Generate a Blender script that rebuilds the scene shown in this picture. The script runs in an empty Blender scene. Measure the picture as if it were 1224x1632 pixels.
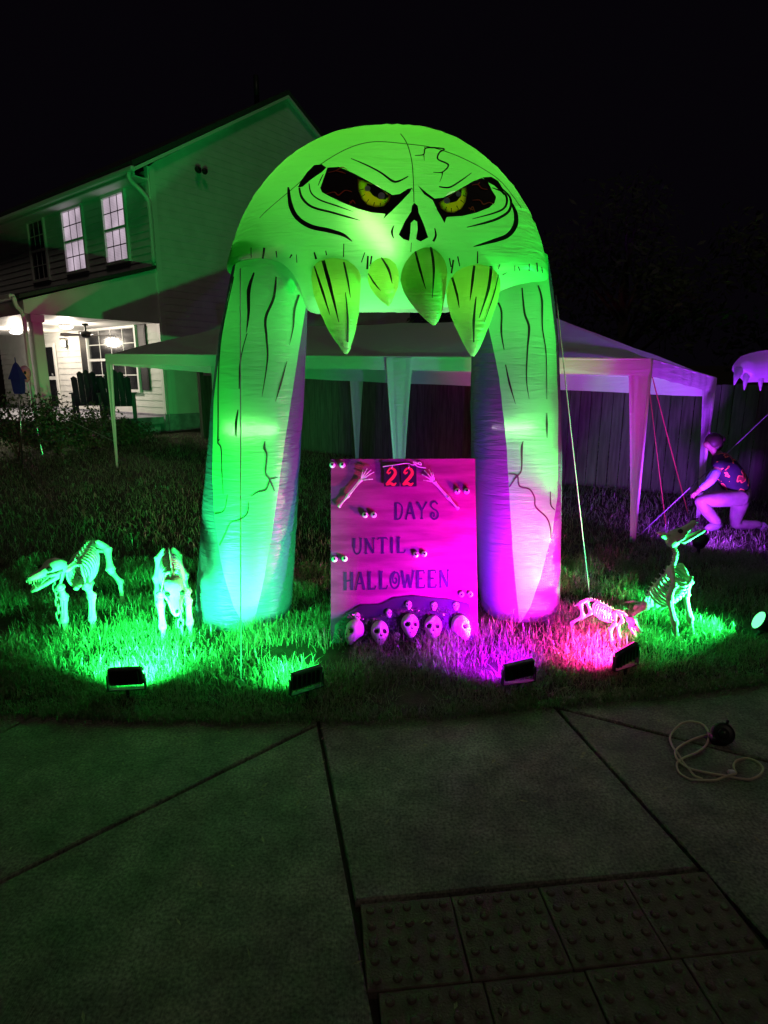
import bpy, bmesh, math, random
import numpy as np
from mathutils import Vector, Matrix, Euler, noise
from mathutils.bvhtree import BVHTree
from mathutils.geometry import delaunay_2d_cdt
random.seed(7); rng = np.random.default_rng(7)
C = bpy.context.scene.collection
sc = bpy.context.scene
R = math.radians

# ------------------------------------------------------------------ camera, world, sun
F_PX, PITCH, CAM_H = 950.0, R(12.8), 1.76
cam = bpy.data.cameras.new('camera'); camo = bpy.data.objects.new('camera', cam); C.objects.link(camo)
camo.location = (0, 0, CAM_H); camo.rotation_euler = (R(90) - PITCH, 0, 0)
cam.sensor_fit = 'HORIZONTAL'; cam.sensor_width = 36; cam.lens = 36 * F_PX / 1224
cam.clip_start = 0.05; cam.clip_end = 500
sc.camera = camo
world = bpy.data.worlds.new('World'); sc.world = world; world.use_nodes = True
wn = world.node_tree.nodes; bgn = wn['Background']
bgn.inputs[0].default_value = (0.55, 0.38, 0.75, 1); bgn.inputs[1].default_value = 0.0028
sun = bpy.data.lights.new('moonlight', 'SUN'); sun.energy = 0.11; sun.angle = R(12); sun.color = (1, .84, .66)
suno = bpy.data.objects.new('moonlight', sun); C.objects.link(suno); suno.rotation_euler = (R(38), 0, R(18))
sc.view_settings.view_transform = 'Standard'; sc.view_settings.look = 'None'
sc.view_settings.exposure = 0; sc.view_settings.gamma = 1
sc.render.engine = 'CYCLES'
cy = sc.cycles
cy.use_denoising = True; cy.max_bounces = 6; cy.diffuse_bounces = 3; cy.glossy_bounces = 2
cy.transmission_bounces = 4; cy.sample_clamp_indirect = 2.0; cy.caustics_reflective = False; cy.caustics_refractive = False

# ------------------------------------------------------------------ sight helpers (used to survey real positions)
cth, sth = math.cos(PITCH), math.sin(PITCH)
CAM = Vector((0, 0, CAM_H))
def ray(u, v):
    X = (u - 612) / F_PX; U = (816 - v) / F_PX
    return Vector((X, cth + U * sth, U * cth - sth))
def gz(y): return 0.04 * max(0.0, y - 4.2)
def G(u, v, dz=0.0):
    r = ray(u, v); t = (dz - CAM_H) / r.z if r.z < 0 else 60
    if t < 0: t = 60
    for _ in range(60):
        y = r.y * t; t = t * .5 + .5 * ((gz(y) + dz - CAM_H) / r.z)
    return CAM + r * t
def aty(u, v, Y):
    r = ray(u, v); return CAM + r * (Y / r.y)
def onpl(u, v, p0, n):
    r = ray(u, v); return CAM + r * ((p0 - CAM).dot(n) / r.dot(n))
def proj(p):
    q = p - CAM; zc = q.y * cth - q.z * sth; up = q.z * cth + q.y * sth
    return 612 + F_PX * q.x / zc, 816 - F_PX * up / zc

# ------------------------------------------------------------------ mesh builder
def frame(d):
    d = Vector(d).normalized(); a = Vector((0, 0, 1)) if abs(d.z) < .95 else Vector((1, 0, 0))
    x = d.cross(a).normalized(); y = d.cross(x).normalized(); return x, y
class MB:
    def __init__(s): s.v = []; s.f = []; s.m = []
    def add(s, vs, fs, mi=0):
        o = len(s.v); s.v += [Vector(p) for p in vs]; s.f += [tuple(i + o for i in f) for f in fs]; s.m += [mi] * len(fs); return s
    def box(s, c, size, M=None, mi=0, ch=0.0):
        hx, hy, hz = [q / 2 for q in size]; M = M or Matrix.Identity(3); c = Vector(c)
        if ch <= 0:
            vs = [c + M @ Vector((x * hx, y * hy, z * hz)) for z in (-1, 1) for y in (-1, 1) for x in (-1, 1)]
            return s.add(vs, [(0, 2, 3, 1), (4, 5, 7, 6), (0, 1, 5, 4), (2, 6, 7, 3), (0, 4, 6, 2), (1, 3, 7, 5)], mi)
        def ring(z, k): return [c + M @ Vector((x * (hx - a), y * (hy - b), z)) for x, y, a, b in
             ((-1, -1, ch + k, k), (1, -1, ch + k, k), (1, -1, k, ch + k), (1, 1, k, ch + k), (1, 1, ch + k, k), (-1, 1, ch + k, k), (-1, 1, k, ch + k), (-1, -1, k, ch + k))]
        return s.loft([ring(-hz, ch), ring(-hz + ch, 0), ring(hz - ch, 0), ring(hz, ch)], mi=mi)
    def loft(s, rings, cap=True, mi=0, closed=True):
        n = len(rings[0]); vs = [p for r in rings for p in r]; fs = []
        for k in range(len(rings) - 1):
            for i in range(n if closed else n - 1):
                j = (i + 1) % n; fs.append((k * n + i, k * n + j, k * n + n + j, k * n + n + i))
        if cap: fs.append(tuple(range(n - 1, -1, -1))); fs.append(tuple(range((len(rings) - 1) * n, len(rings) * n)))
        return s.add(vs, fs, mi)
    def tube(s, pts, r, n=8, cap=True, mi=0, closed=False):
        pts = [Vector(p) for p in pts]; m = len(pts)
        if not hasattr(r, '__len__'): r = [r] * m
        rings = []; px = None
        for i, p in enumerate(pts):
            if closed: d = pts[(i + 1) % m] - pts[i - 1]
            else: d = pts[min(i + 1, m - 1)] - pts[max(i - 1, 0)]
            if d.length < 1e-9: d = Vector((0, 0, 1))
            d.normalize()
            if px is None: px, _ = frame(d)
            px = (px - d * px.dot(d)); px = px.normalized() if px.length > 1e-6 else frame(d)[0]
            py = d.cross(px)
            rings.append([p + (px * math.cos(t) + py * math.sin(t)) * r[i] for t in [2 * math.pi * k / n for k in range(n)]])
        if closed: rings.append(rings[0]); cap = False
        return s.loft(rings, cap, mi)
    def ell(s, c, rad, M=None, nu=12, nv=8, mi=0):
        c = Vector(c); M = M or Matrix.Identity(3)
        if not hasattr(rad, '__len__'): rad = (rad,) * 3
        rings = []
        for k in range(nv + 1):
            a = -math.pi / 2 + math.pi * k / nv; ca = max(math.cos(a), .001)
            rings.append([c + M @ Vector((rad[0] * ca * math.cos(2 * math.pi * i / nu), rad[1] * ca * math.sin(2 * math.pi * i / nu), rad[2] * math.sin(a))) for i in range(nu)])
        return s.loft(rings, True, mi)
    def bone(s, p, q, r, k=1.6, n=8):
        p, q = Vector(p), Vector(q); d = q - p; L = d.length
        ts = [-.02, .0, .06, .16, .3, .5, .7, .84, .94, 1., 1.02]; ks = [.5, k * .85, k, k * .8, 1, .9, 1, k * .8, k, k * .85, .5]
        return s.tube([p + d * t for t in ts], [r * a for a in ks], n)
    def prism(s, poly, dvec, mi=0):
        n = len(poly); a = [Vector(p) for p in poly]; dv = Vector(dvec); return s.loft([a, [p + dv for p in a]], True, mi)
    def build(s, name, mat, parent=None, smooth=False, origin=None, local=False):
        o0 = Vector((0, 0, 0))
        if parent is not None and not local: o0 = WORLD.get(parent.name, Vector((0, 0, 0)))
        elif origin is not None: o0 = Vector(origin)
        me = bpy.data.meshes.new(name); me.from_pydata([tuple(p - o0) for p in s.v], [], s.f); me.validate(); 
        ms = mat if isinstance(mat, (list, tuple)) else [mat]
        for m in ms: me.materials.append(m)
        if len(ms) > 1:
            for p, k in zip(me.polygons, s.m): p.material_index = k
        bm = bmesh.new(); bm.from_mesh(me); bmesh.ops.recalc_face_normals(bm, faces=bm.faces); bm.to_mesh(me); bm.free()
        if smooth: me.polygons.foreach_set('use_smooth', [True] * len(me.polygons))
        o = bpy.data.objects.new(name, me); C.objects.link(o)
        if parent is not None: o.parent = parent
        elif origin is not None: o.location = o0
        if not local: WORLD[o.name] = o0
        return o
WORLD = {}
def tag(o, label=None, cat=None, group=None, kind=None):
    if label: o['label'] = label
    if cat: o['category'] = cat
    if group: o['group'] = group
    if kind: o['kind'] = kind
    return o
def thing(name, label, cat, loc, group=None, rz=0.0, scale=1.0):
    o = bpy.data.objects.new(name, None); C.objects.link(o); o.location = loc; o.rotation_euler = (0, 0, rz); o.scale = (scale,) * 3
    o.empty_display_size = .1
    WORLD[o.name] = Vector(loc); return tag(o, label, cat, group)
def instance(mesh_obj, name, parent, loc=None, rot=None):
    o = mesh_obj.copy(); o.name = name; C.objects.link(o); o.parent = parent
    if loc is not None: o.location = loc
    if rot is not None: o.rotation_euler = rot
    return o
def smooth_path(pts, step=None, sub=6):
    pts = [Vector(p) for p in pts]; out = []
    for i in range(len(pts) - 1):
        p0 = pts[max(i - 1, 0)]; p1 = pts[i]; p2 = pts[i + 1]; p3 = pts[min(i + 2, len(pts) - 1)]
        for k in range(sub):
            t = k / sub; out.append(.5 * ((2 * p1) + (p2 - p0) * t + (2 * p0 - 5 * p1 + 4 * p2 - p3) * t * t + (3 * p1 - p0 - 3 * p2 + p3) * t ** 3))
    out.append(pts[-1]); return out

# ------------------------------------------------------------------ materials
def mat(name, col, rough=.6, col2=None, nscale=8, ndet=5, bump=0.0, bscale=40, spec=.4, metal=0, stretch=None, mixlo=.35, mixhi=.65):
    m = bpy.data.materials.new(name); m.use_nodes = True; nt = m.node_tree; N = nt.nodes; L = nt.links; b = N['Principled BSDF']
    b.inputs['Base Color'].default_value = (*col, 1); b.inputs['Roughness'].default_value = rough
    b.inputs['Specular IOR Level'].default_value = spec; b.inputs['Metallic'].default_value = metal
    tc = N.new('ShaderNodeTexCoord'); mp = N.new('ShaderNodeMapping'); L.new(tc.outputs['Object'], mp.inputs[0])
    if stretch: mp.inputs['Scale'].default_value = stretch
    if col2:
        n = N.new('ShaderNodeTexNoise'); n.inputs['Scale'].default_value = nscale; n.inputs['Detail'].default_value = ndet; L.new(mp.outputs[0], n.inputs[0])
        r = N.new('ShaderNodeValToRGB'); r.color_ramp.elements[0].position = mixlo; r.color_ramp.elements[1].position = mixhi
        r.color_ramp.elements[0].color = (*col, 1); r.color_ramp.elements[1].color = (*col2, 1)
        L.new(n.outputs[0], r.inputs[0]); L.new(r.outputs[0], b.inputs['Base Color'])
    if bump:
        n2 = N.new('ShaderNodeTexNoise'); n2.inputs['Scale'].default_value = bscale; n2.inputs['Detail'].default_value = 4; L.new(mp.outputs[0], n2.inputs[0])
        bp = N.new('ShaderNodeBump'); bp.inputs['Strength'].default_value = bump; bp.inputs['Distance'].default_value = .01
        L.new(n2.outputs[0], bp.inputs['Height']); L.new(bp.outputs[0], b.inputs['Normal'])
    return m
def emit(name, col, s):
    m = bpy.data.materials.new(name); m.use_nodes = True; N = m.node_tree.nodes; N.remove(N['Principled BSDF'])
    e = N.new('ShaderNodeEmission'); e.inputs[0].default_value = (*col, 1); e.inputs[1].default_value = s
    m.node_tree.links.new(e.outputs[0], N['Material Output'].inputs[0]); return m
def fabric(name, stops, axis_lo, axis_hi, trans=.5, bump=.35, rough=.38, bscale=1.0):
    """thin nylon: diffuse + translucent + sheen, coloured by a vertical gradient"""
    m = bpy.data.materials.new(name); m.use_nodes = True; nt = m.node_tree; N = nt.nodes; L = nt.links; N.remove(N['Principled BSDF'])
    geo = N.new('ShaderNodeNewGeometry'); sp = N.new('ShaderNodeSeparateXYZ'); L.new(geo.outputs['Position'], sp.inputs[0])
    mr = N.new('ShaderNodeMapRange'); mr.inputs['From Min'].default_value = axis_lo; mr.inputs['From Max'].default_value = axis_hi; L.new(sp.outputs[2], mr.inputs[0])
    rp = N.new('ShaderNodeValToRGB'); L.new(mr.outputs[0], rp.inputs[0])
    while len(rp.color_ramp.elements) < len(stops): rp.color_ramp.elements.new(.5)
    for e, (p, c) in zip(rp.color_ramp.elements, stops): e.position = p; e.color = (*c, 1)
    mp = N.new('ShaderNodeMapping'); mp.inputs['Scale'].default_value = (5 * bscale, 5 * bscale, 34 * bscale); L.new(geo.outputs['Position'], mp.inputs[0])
    n = N.new('ShaderNodeTexNoise'); n.inputs['Scale'].default_value = 1; n.inputs['Detail'].default_value = 3; n.inputs['Distortion'].default_value = .6; L.new(mp.outputs[0], n.inputs[0])
    n2 = N.new('ShaderNodeTexNoise'); n2.inputs['Scale'].default_value = 3.2; n2.inputs['Detail'].default_value = 2; L.new(geo.outputs['Position'], n2.inputs[0])
    mu = N.new('ShaderNodeMath'); mu.operation = 'MULTIPLY'; L.new(n.outputs[0], mu.inputs[0]); L.new(n2.outputs[0], mu.inputs[1])
    bp = N.new('ShaderNodeBump'); bp.inputs['Strength'].default_value = bump; bp.inputs['Distance'].default_value = .03; L.new(mu.outputs[0], bp.inputs['Height'])
    d = N.new('ShaderNodeBsdfDiffuse'); t = N.new('ShaderNodeBsdfTranslucent'); g = N.new('ShaderNodeBsdfGlossy'); g.inputs['Roughness'].default_value = rough
    g.inputs[0].default_value = (.7, .7, .7, 1)
    for q in (d, t): L.new(rp.outputs[0], q.inputs[0]); L.new(bp.outputs[0], q.inputs['Normal'])
    L.new(bp.outputs[0], g.inputs['Normal'])
    m1 = N.new('ShaderNodeMixShader'); m1.inputs[0].default_value = trans; L.new(d.outputs[0], m1.inputs[1]); L.new(t.outputs[0], m1.inputs[2])
    m2 = N.new('ShaderNodeMixShader'); m2.inputs[0].default_value = .05; L.new(m1.outputs[0], m2.inputs[1]); L.new(g.outputs[0], m2.inputs[2])
    L.new(m2.outputs[0], N['Material Output'].inputs[0]); return m
def concrete():
    m = mat('concrete', (.2, .19, .17), .85, (.33, .31, .28), 2.2, 8, 0); nt = m.node_tree; N = nt.nodes; L = nt.links; b = N['Principled BSDF']
    geo = N.new('ShaderNodeNewGeometry')
    src = b.inputs['Base Color'].links[0].from_socket
    v = N.new('ShaderNodeTexNoise'); v.inputs['Scale'].default_value = 85; v.inputs['Detail'].default_value = 3; L.new(geo.outputs['Position'], v.inputs[0])
    r = N.new('ShaderNodeValToRGB'); r.color_ramp.elements[0].position = .3; r.color_ramp.elements[1].position = .7
    r.color_ramp.elements[0].color = (.4, .4, .4, 1); r.color_ramp.elements[1].color = (1.35, 1.35, 1.3, 1); L.new(v.outputs[0], r.inputs[0])
    st = N.new('ShaderNodeTexNoise'); st.inputs['Scale'].default_value = 5.5; st.inputs['Detail'].default_value = 9; st.inputs['Roughness'].default_value = .75; L.new(geo.outputs['Position'], st.inputs[0])
    r2 = N.new('ShaderNodeValToRGB'); r2.color_ramp.elements[0].position = .38; r2.color_ramp.elements[1].position = .62
    r2.color_ramp.elements[0].color = (.38, .38, .36, 1); r2.color_ramp.elements[1].color = (1.05, 1.05, 1, 1); L.new(st.outputs[0], r2.inputs[0])
    x = N.new('ShaderNodeMix'); x.data_type = 'RGBA'; x.blend_type = 'MULTIPLY'; x.inputs[0].default_value = 1; L.new(src, x.inputs[6]); L.new(r.outputs[0], x.inputs[7])
    x2 = N.new('ShaderNodeMix'); x2.data_type = 'RGBA'; x2.blend_type = 'MULTIPLY'; x2.inputs[0].default_value = .8; L.new(x.outputs[2], x2.inputs[6]); L.new(r2.outputs[0], x2.inputs[7])
    L.new(x2.outputs[2], b.inputs['Base Color'])
    mp = N.new('ShaderNodeMapping'); mp.inputs['Scale'].default_value = (220, 9, 1); L.new(geo.outputs['Position'], mp.inputs[0])
    w = N.new('ShaderNodeTexNoise'); w.inputs['Scale'].default_value = 1; w.inputs['Detail'].default_value = 3; L.new(mp.outputs[0], w.inputs[0])
    ad = N.new('ShaderNodeMath'); L.new(w.outputs[0], ad.inputs[0]); L.new(v.outputs[0], ad.inputs[1])
    bp = N.new('ShaderNodeBump'); bp.inputs['Strength'].default_value = .6; bp.inputs['Distance'].default_value = .004; L.new(ad.outputs[0], bp.inputs['Height']); L.new(bp.outputs[0], b.inputs['Normal'])
    return m
M = dict(
    concrete=concrete(),
    tactile=mat('tactile_paving', (.11, .085, .07), .85, (.18, .14, .115), 14, 6, .5, 120),
    soil=mat('soil', (.02, .017, .012), .95, (.045, .036, .025), 12, 6, .6, 60),
    lawn=mat('lawn_earth', (.022, .03, .013), .95, (.05, .055, .025), 9, 7, .8, 90),
    asphalt=mat('asphalt', (.04, .04, .042), .9, (.06, .06, .06), 20, 5, .5, 200),
    black=mat('black_plastic', (.012, .012, .013), .45, bump=.1, bscale=200),
    lens=mat('dark_lens', (.03, .03, .03), .2),
    bone=mat('bone_plastic', (.62, .6, .5), .5, (.75, .73, .64), 18, 4, .3, 60),
    bone_dark=mat('bone_shadow_paint', (.02, .018, .015), .7),
    siding=mat('white_siding', (.62, .62, .6), .55, (.7, .7, .68), 3, 4, .08, 60),
    trim=mat('white_trim', (.72, .72, .7), .5),
    shingle=mat('roof_shingle', (.03, .03, .032), .9, (.05, .05, .05), 30, 4, .5, 90),
    dark_wood=mat('fence_wood', (.06, .05, .045), .85, (.11, .095, .085), 5, 6, .5, 30, stretch=(6, 6, .6)),
    shutter=mat('black_shutter', (.015, .016, .02), .5),
    navy=mat('navy_chair', (.008, .011, .03), .5),
    stone=mat('foundation', (.22, .22, .26), .85, (.36, .36, .42), 6, 5, .5, 20),
    canopy=None,
    print_black=mat('black_print', (.008, .008, .008), .55),
    print_dark=mat('dark_green_print', (.012, .03, .012), .55),
    seam=mat('seam_thread', (.05, .09, .03), .7),
    board=mat('painted_board', (.2, .022, .115), .75, (.33, .04, .19), 3, 7, .25, 50, spec=.08, stretch=(1, 6, 6)),
    letter=mat('letter_paint', (.02, .008, .05), .6, (.04, .014, .08), 30, 3),
    numpaint=mat('red_paint', (.8, .06, .07), .5),
    plate=mat('number_plate', (.018, .016, .03), .5),
    tinsel=mat('black_tinsel', (.3, .26, .34), .25, metal=.8),
    white=mat('white_plastic', (.8, .8, .8), .3),
    pupil=mat('pupil_black', (.01, .01, .012), .3),
    rope=mat('pale_rope', (.2, .21, .23), .7), rope_red=mat('red_rope', (.3, .06, .04), .7),
    cord=mat('beige_cord', (.62, .52, .38), .4), steel=mat('steel', (.5, .5, .52), .3, metal=1),
    chain=mat('grey_plastic_chain', (.35, .36, .36), .4),
    bark=mat('bark', (.04, .03, .022), .9, (.07, .055, .04), 12, 5, .6, 30),
    leaf=mat('leaf', (.03, .05, .018), .6, (.06, .085, .03), 3, 3),
    bush=mat('bush_leaf', (.02, .035, .014), .6, (.04, .06, .022), 3, 3),
    blue=mat('blue_paint', (.02, .03, .22), .5), skin=mat('skin', (.24, .14, .1), .6), hair=mat('hair', (.03, .018, .012), .6),
    khaki=mat('pale_trousers', (.18, .145, .15), .9, (.26, .21, .2), 9, 4, 1.0, 11), sleeve=mat('blue_sleeve', (.25, .27, .55), .8, bump=.4, bscale=30),
    shoe=mat('grey_shoe', (.2, .2, .2), .6), orange=mat('orange_ornament', (.8, .3, .18), .5, (.5, .2, .5), 9, 3),
    fan=mat('fan_wood', (.06, .025, .02), .4), green_wood=mat('sign_prop', (.35, .36, .3), .7, bump=.2, bscale=30),
    dark_glass=mat('dark_glass', (.012, .013, .016), .12, spec=.6),
)
LIME_TOP = (.3, .78, .14); LIME = (.2, .82, .34)
M['head'] = fabric('skull_nylon', [(0, (.3, .86, .5)), (.4, (.24, .82, .3)), (1, LIME_TOP)], 1.9, 3.2, .5, .8, bscale=.8)
M['panel'] = fabric('panel_nylon', [(0, (.8, .84, .8)), (.13, (.7, .84, .72)), (.33, (.22, .84, .36)), (1, (.16, .8, .26))], .0, 2.1, .5, .42)  # green glow painted into the upper cloth; only the foot stays pale
M['tube'] = fabric('grey_nylon', [(0, (.14, .12, .24)), (1, (.07, .08, .13))], 0, 2.1, .12, .8)  # violet floodlight painted in: grey cloth made brighter and bluer towards the foot
M['tooth'] = fabric('tooth_nylon', [(0, (.3, .86, .42)), (.6, (.3, .8, .26)), (1, (.3, .68, .14))], 1.6, 2.25, .5, .45, bscale=1.7)
M['canopy'] = fabric('canopy_polyester', [(0, (.76, .76, .76)), (1, (.76, .76, .76))], 0, 2, .25, .6, bscale=.45)
M['claw'] = fabric('claw_nylon', [(0, (.7, .65, .75)), (1, (.7, .65, .75))], 0, 2, .4, .3)

# ------------------------------------------------------------------ ground, street, sidewalk
g = MB()
xs = [-60, -20, -8, 8, 20, 60]; ys = [-40, 0, 4.2, 8, 14, 30, 90]
for i in range(len(xs) - 1):
    for j in range(len(ys) - 1):
        q = [(xs[i], ys[j]), (xs[i + 1], ys[j]), (xs[i + 1], ys[j + 1]), (xs[i], ys[j + 1])]
        g.add([(x, y, gz(y) - .14) for x, y in q], [(0, 1, 2, 3)])
tag(g.build('ground', M['soil']), kind='structure')

def clip(poly, p, n):            # keep the side where (q-p).n >= 0
    out = []
    for i in range(len(poly)):
        a, b = poly[i], poly[(i + 1) % len(poly)]; da = (a - p).dot(n); db = (b - p).dot(n)
        if da >= 0: out.append(a)
        if da * db < 0: out.append(a + (b - a) * (da / (da - db)))
    return out
V2 = lambda q: Vector((q.x, q.y))
A0, A1 = V2(G(0, 1405)), V2(G(498, 1158)); B0, B1 = V2(G(508, 1155)), V2(G(600, 1632)); C0, C1 = V2(G(885, 1127)), V2(G(1224, 1500))
D0, D1 = V2(G(925, 1137)), V2(G(1224, 1213)); E0, E1 = V2(G(567, 1438)), V2(G(1120, 1385)); H0, H1 = V2(G(0, 1168)), V2(G(40, 1147))
def half(a, b, side):            # half plane of the line ab; side +1 = left of a->b
    d = (b - a).normalized(); n = Vector((-d.y, d.x)) * side; return (a + n * .009, n)
def region(*hs):
    p = [Vector(q) for q in ((-14, -1.2), (14, -1.2), (14, 5), (-14, 5))]
    for a, n in hs: p = clip(p, a, n)
    return p
def inset(poly, k):
    n = len(poly); ctr = sum(poly, Vector((0, 0))) / n; out = []
    area = sum(poly[i].x * poly[(i + 1) % n].y - poly[(i + 1) % n].x * poly[i].y for i in range(n)); sg = 1 if area > 0 else -1
    for i in range(n):
        a, b, c = poly[i - 1], poly[i], poly[(i + 1) % n]
        d1 = (b - a).normalized(); d2 = (c - b).normalized(); n1 = Vector((-d1.y, d1.x)) * sg; n2 = Vector((-d2.y, d2.x)) * sg
        den = 1 + n1.dot(n2); out.append(b + (n1 + n2) * (k / max(den, .2)))
    return out
walk = thing('sidewalk', None, None, (0, 0, 0)); walk['kind'] = 'structure'
def slab(poly, z=0.0, th=.12, m='concrete', ch=.006):
    b = MB(); b.loft([[(p.x, p.y, z - th) for p in poly], [(p.x, p.y, z - ch) for p in poly], [(p.x, p.y, z) for p in inset(poly, ch)]])
    return b.build('slab', M[m], walk)
hA_up, hA_dn = half(A0, A1, 1), half(A0, A1, -1); hB_l, hB_r = half(B0, B1, -1), half(B0, B1, 1)
hC_l, hC_r = half(C0, C1, -1), half(C0, C1, 1); hE_up, hE_dn = half(E0, E1, 1), half(E0, E1, -1)
hD_up, hD_dn = half(D0, D1, 1), half(D0, D1, -1); hH_up, hH_dn = half(H0, H1, 1), half(H0, H1, -1)
top_lim = (Vector((0, 3.9)), Vector((0, -1)))
# line B is a->b downwards: its left (+1) is the picture's right
slab(region(hA_up, hB_l, hH_dn, top_lim)); slab(region(hA_up, hB_l, hH_up, top_lim)); slab(region(hA_dn, hB_l, (Vector((-3.4, 0)), Vector((1, 0)))))
slab(region(hA_dn, hB_l, (Vector((-3.413, 0)), Vector((-1, 0)))))
hC_left = (C0 + (half(C0, C1, -1)[1]) * .009, half(C0, C1, -1)[1]); hC_right = half(C0, C1, 1)
slab(region(hB_r, hC_left, hE_up, top_lim))
slab(region(hC_right, hD_dn)); slab(region(hC_right, hD_up, top_lim))
tp_ = [(-.35, 3.3), (1.3, 3.3), (3, .2), (-.2, .2)]
fj = MB(); fj.add([(x, y, -.03) for x, y in ((-14, -1.2), (14, -1.2), (14, 3.2), (-14, 3.2))], [(0, 1, 2, 3)]); fj.build('joint_filler', M['soil'], walk)
# tactile tiles, four columns between the joints B and C, 5 x 5 domes each
tile_me = None
ev = (E1 - E0).normalized(); dv = Vector((ev.y, -ev.x))
bl = (E1 - E0).length / 4.02
w = bl - .004; b = MB(); b.box((0, 0, -.03), (w, .302, .06), ch=.003)
for i in range(5):
    for j in range(5):
        cx = (i - 2) * w / 5; cyy = (j - 2) * .30 / 5; ring = []
        b.loft([[(cx + r * math.cos(t), cyy + r * math.sin(t), z) for t in [k * math.pi / 5 for k in range(10)]] for r, z in ((.0152, -.002), (.0142, .0045), (.011, .0082), (.005, .0094))])
shear = (B1 - B0).normalized()
kk = 0
for row in range(5):
    for col in range(4):
        p = E0 + ev * (bl * (col + .5) - .004) + dv * (.158 + row * .306) + ev * (.158 + row * .306) * (shear.dot(ev) / shear.dot(dv))
        if p.y < .55: continue
        if kk == 0: t0 = b.build('tactile_tile', M['tactile'], walk, local=True); t = t0
        else: t = instance(t0, 'tactile_tile', walk)
        kk += 1
        t.location = (p.x, p.y, -.001 - random.random() * .004); t.rotation_euler = (random.uniform(-.006, .006), random.uniform(-.006, .006), math.atan2(ev.y, ev.x) + random.uniform(-.008, .008))
st = MB(); st.box((0, -20, -.16), (120, 37.4, .1)); tag(st.build('street', M['asphalt']), kind='structure')

edge_px = [(-500, 1105), (-200, 1122), (0, 1138), (200, 1147), (380, 1150), (640, 1148), (880, 1125), (1050, 1110), (1224, 1088), (1500, 1040)]
edge = [V2(G(*p)) for p in edge_px]
EX = np.array([-14] + [p.x for p in edge] + [14]); EY = np.array([edge[0].y] + [p.y for p in edge] + [edge[-1].y + 2])
def edge_y(x): return float(np.interp(x, EX, EY))
lw = MB(); NX = 90; xsl = np.concatenate([np.linspace(-14, -4, 10), np.linspace(-3.9, 3.9, 70), np.linspace(4, 14, 10)]); ysl = [0, .02, .1, .3, .7, 1.2, 2, 3.2, 5, 8, 12, 20, 40, 70]
rows = []
for k, dy in enumerate(ysl):
    rows.append([(x, edge_y(x) + dy + (.02 * noise.noise((x * 7, 0, 0)) if k < 3 else 0), gz(edge_y(x) + dy) + (-.03 if k == 0 else .012 if k == 1 else .022) + .012 * noise.noise((x * 2.3, dy * 2.3, 3))) for x in xsl])
lw.loft(rows, False, closed=False)
tag(lw.build('lawn', M['lawn'], smooth=True), kind='structure')

# ------------------------------------------------------------------ grass blades
def grass(name, n, sampler, hfun, width, m):
    P = sampler(n); n = len(P); H = hfun(P) * rng.uniform(.55, 1.25, n)
    az = rng.uniform(0, 2 * np.pi, n); lean = rng.gamma(2.0, .24, n).clip(0, 1.3); fa = az + rng.normal(0, .9, n)
    dirx, diry = np.cos(fa), np.sin(fa); wx, wy = -np.sin(az), np.cos(az)
    Wd = width * rng.uniform(.6, 1.3, n); vs = np.zeros((n, 7, 3))
    for k, (t, wf) in enumerate(((0, 1), (.4, .9), (.75, .55))):
        bend = lean * t * t * H; up = H * t * (1 - .25 * lean * t)
        for sgn, col in ((-1, 0), (1, 1)):
            vs[:, 2 * k + col, 0] = P[:, 0] + dirx * bend + sgn * wx * Wd * wf * .5
            vs[:, 2 * k + col, 1] = P[:, 1] + diry * bend + sgn * wy * Wd * wf * .5
            vs[:, 2 * k + col, 2] = P[:, 2] + up
    vs[:, 6, 0] = P[:, 0] + dirx * lean * H; vs[:, 6, 1] = P[:, 1] + diry * lean * H; vs[:, 6, 2] = P[:, 2] + H * (1 - .3 * lean)
    base = (np.arange(n) * 7)[:, None]
    quads = np.concatenate([base + np.array([0, 1, 3, 2]), base + np.array([2, 3, 5, 4])], 0); tris = base + np.array([4, 5, 6])
    me = bpy.data.meshes.new(name); nv = n * 7; nf = n * 3
    me.vertices.add(nv); me.vertices.foreach_set('co', vs.reshape(-1))
    loops = np.concatenate([quads.reshape(-1), tris.reshape(-1)]); me.loops.add(len(loops)); me.loops.foreach_set('vertex_index', loops.astype(np.int32))
    me.polygons.add(nf); starts = np.concatenate([np.arange(2 * n) * 4, 8 * n + np.arange(n) * 3]).astype(np.int32)
    me.polygons.foreach_set('loop_start', starts); me.polygons.foreach_set('loop_total', np.concatenate([np.full(2 * n, 4), np.full(n, 3)]).astype(np.int32))
    me.polygons.foreach_set('use_smooth', np.ones(nf, bool)); me.update(calc_edges=True); me.materials.append(m)
    o = bpy.data.objects.new(name, me); C.objects.link(o); return o
gm = bpy.data.materials.new('grass_blade'); gm.use_nodes = True; nt = gm.node_tree; N = nt.nodes; L = nt.links; N.remove(N['Principled BSDF'])
geo = N.new('ShaderNodeNewGeometry'); nz = N.new('ShaderNodeTexNoise'); nz.inputs['Scale'].default_value = 55; nz.inputs['Detail'].default_value = 2; L.new(geo.outputs['Position'], nz.inputs[0])
rp = N.new('ShaderNodeValToRGB'); rp.color_ramp.elements[0].position = .3; rp.color_ramp.elements[0].color = (.1, .17, .07, 1); rp.color_ramp.elements[1].position = .72; rp.color_ramp.elements[1].color = (.4, .4, .3, 1)
e = rp.color_ramp.elements.new(.52); e.color = (.2, .29, .14, 1); L.new(nz.outputs[0], rp.inputs[0])
d = N.new('ShaderNodeBsdfDiffuse'); t = N.new('ShaderNodeBsdfTranslucent'); L.new(rp.outputs[0], d.inputs[0]); L.new(rp.outputs[0], t.inputs[0])
gl = N.new('ShaderNodeBsdfGlossy'); gl.inputs['Roughness'].default_value = .35; gl.inputs[0].default_value = (.8, .8, .8, 1)
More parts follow.
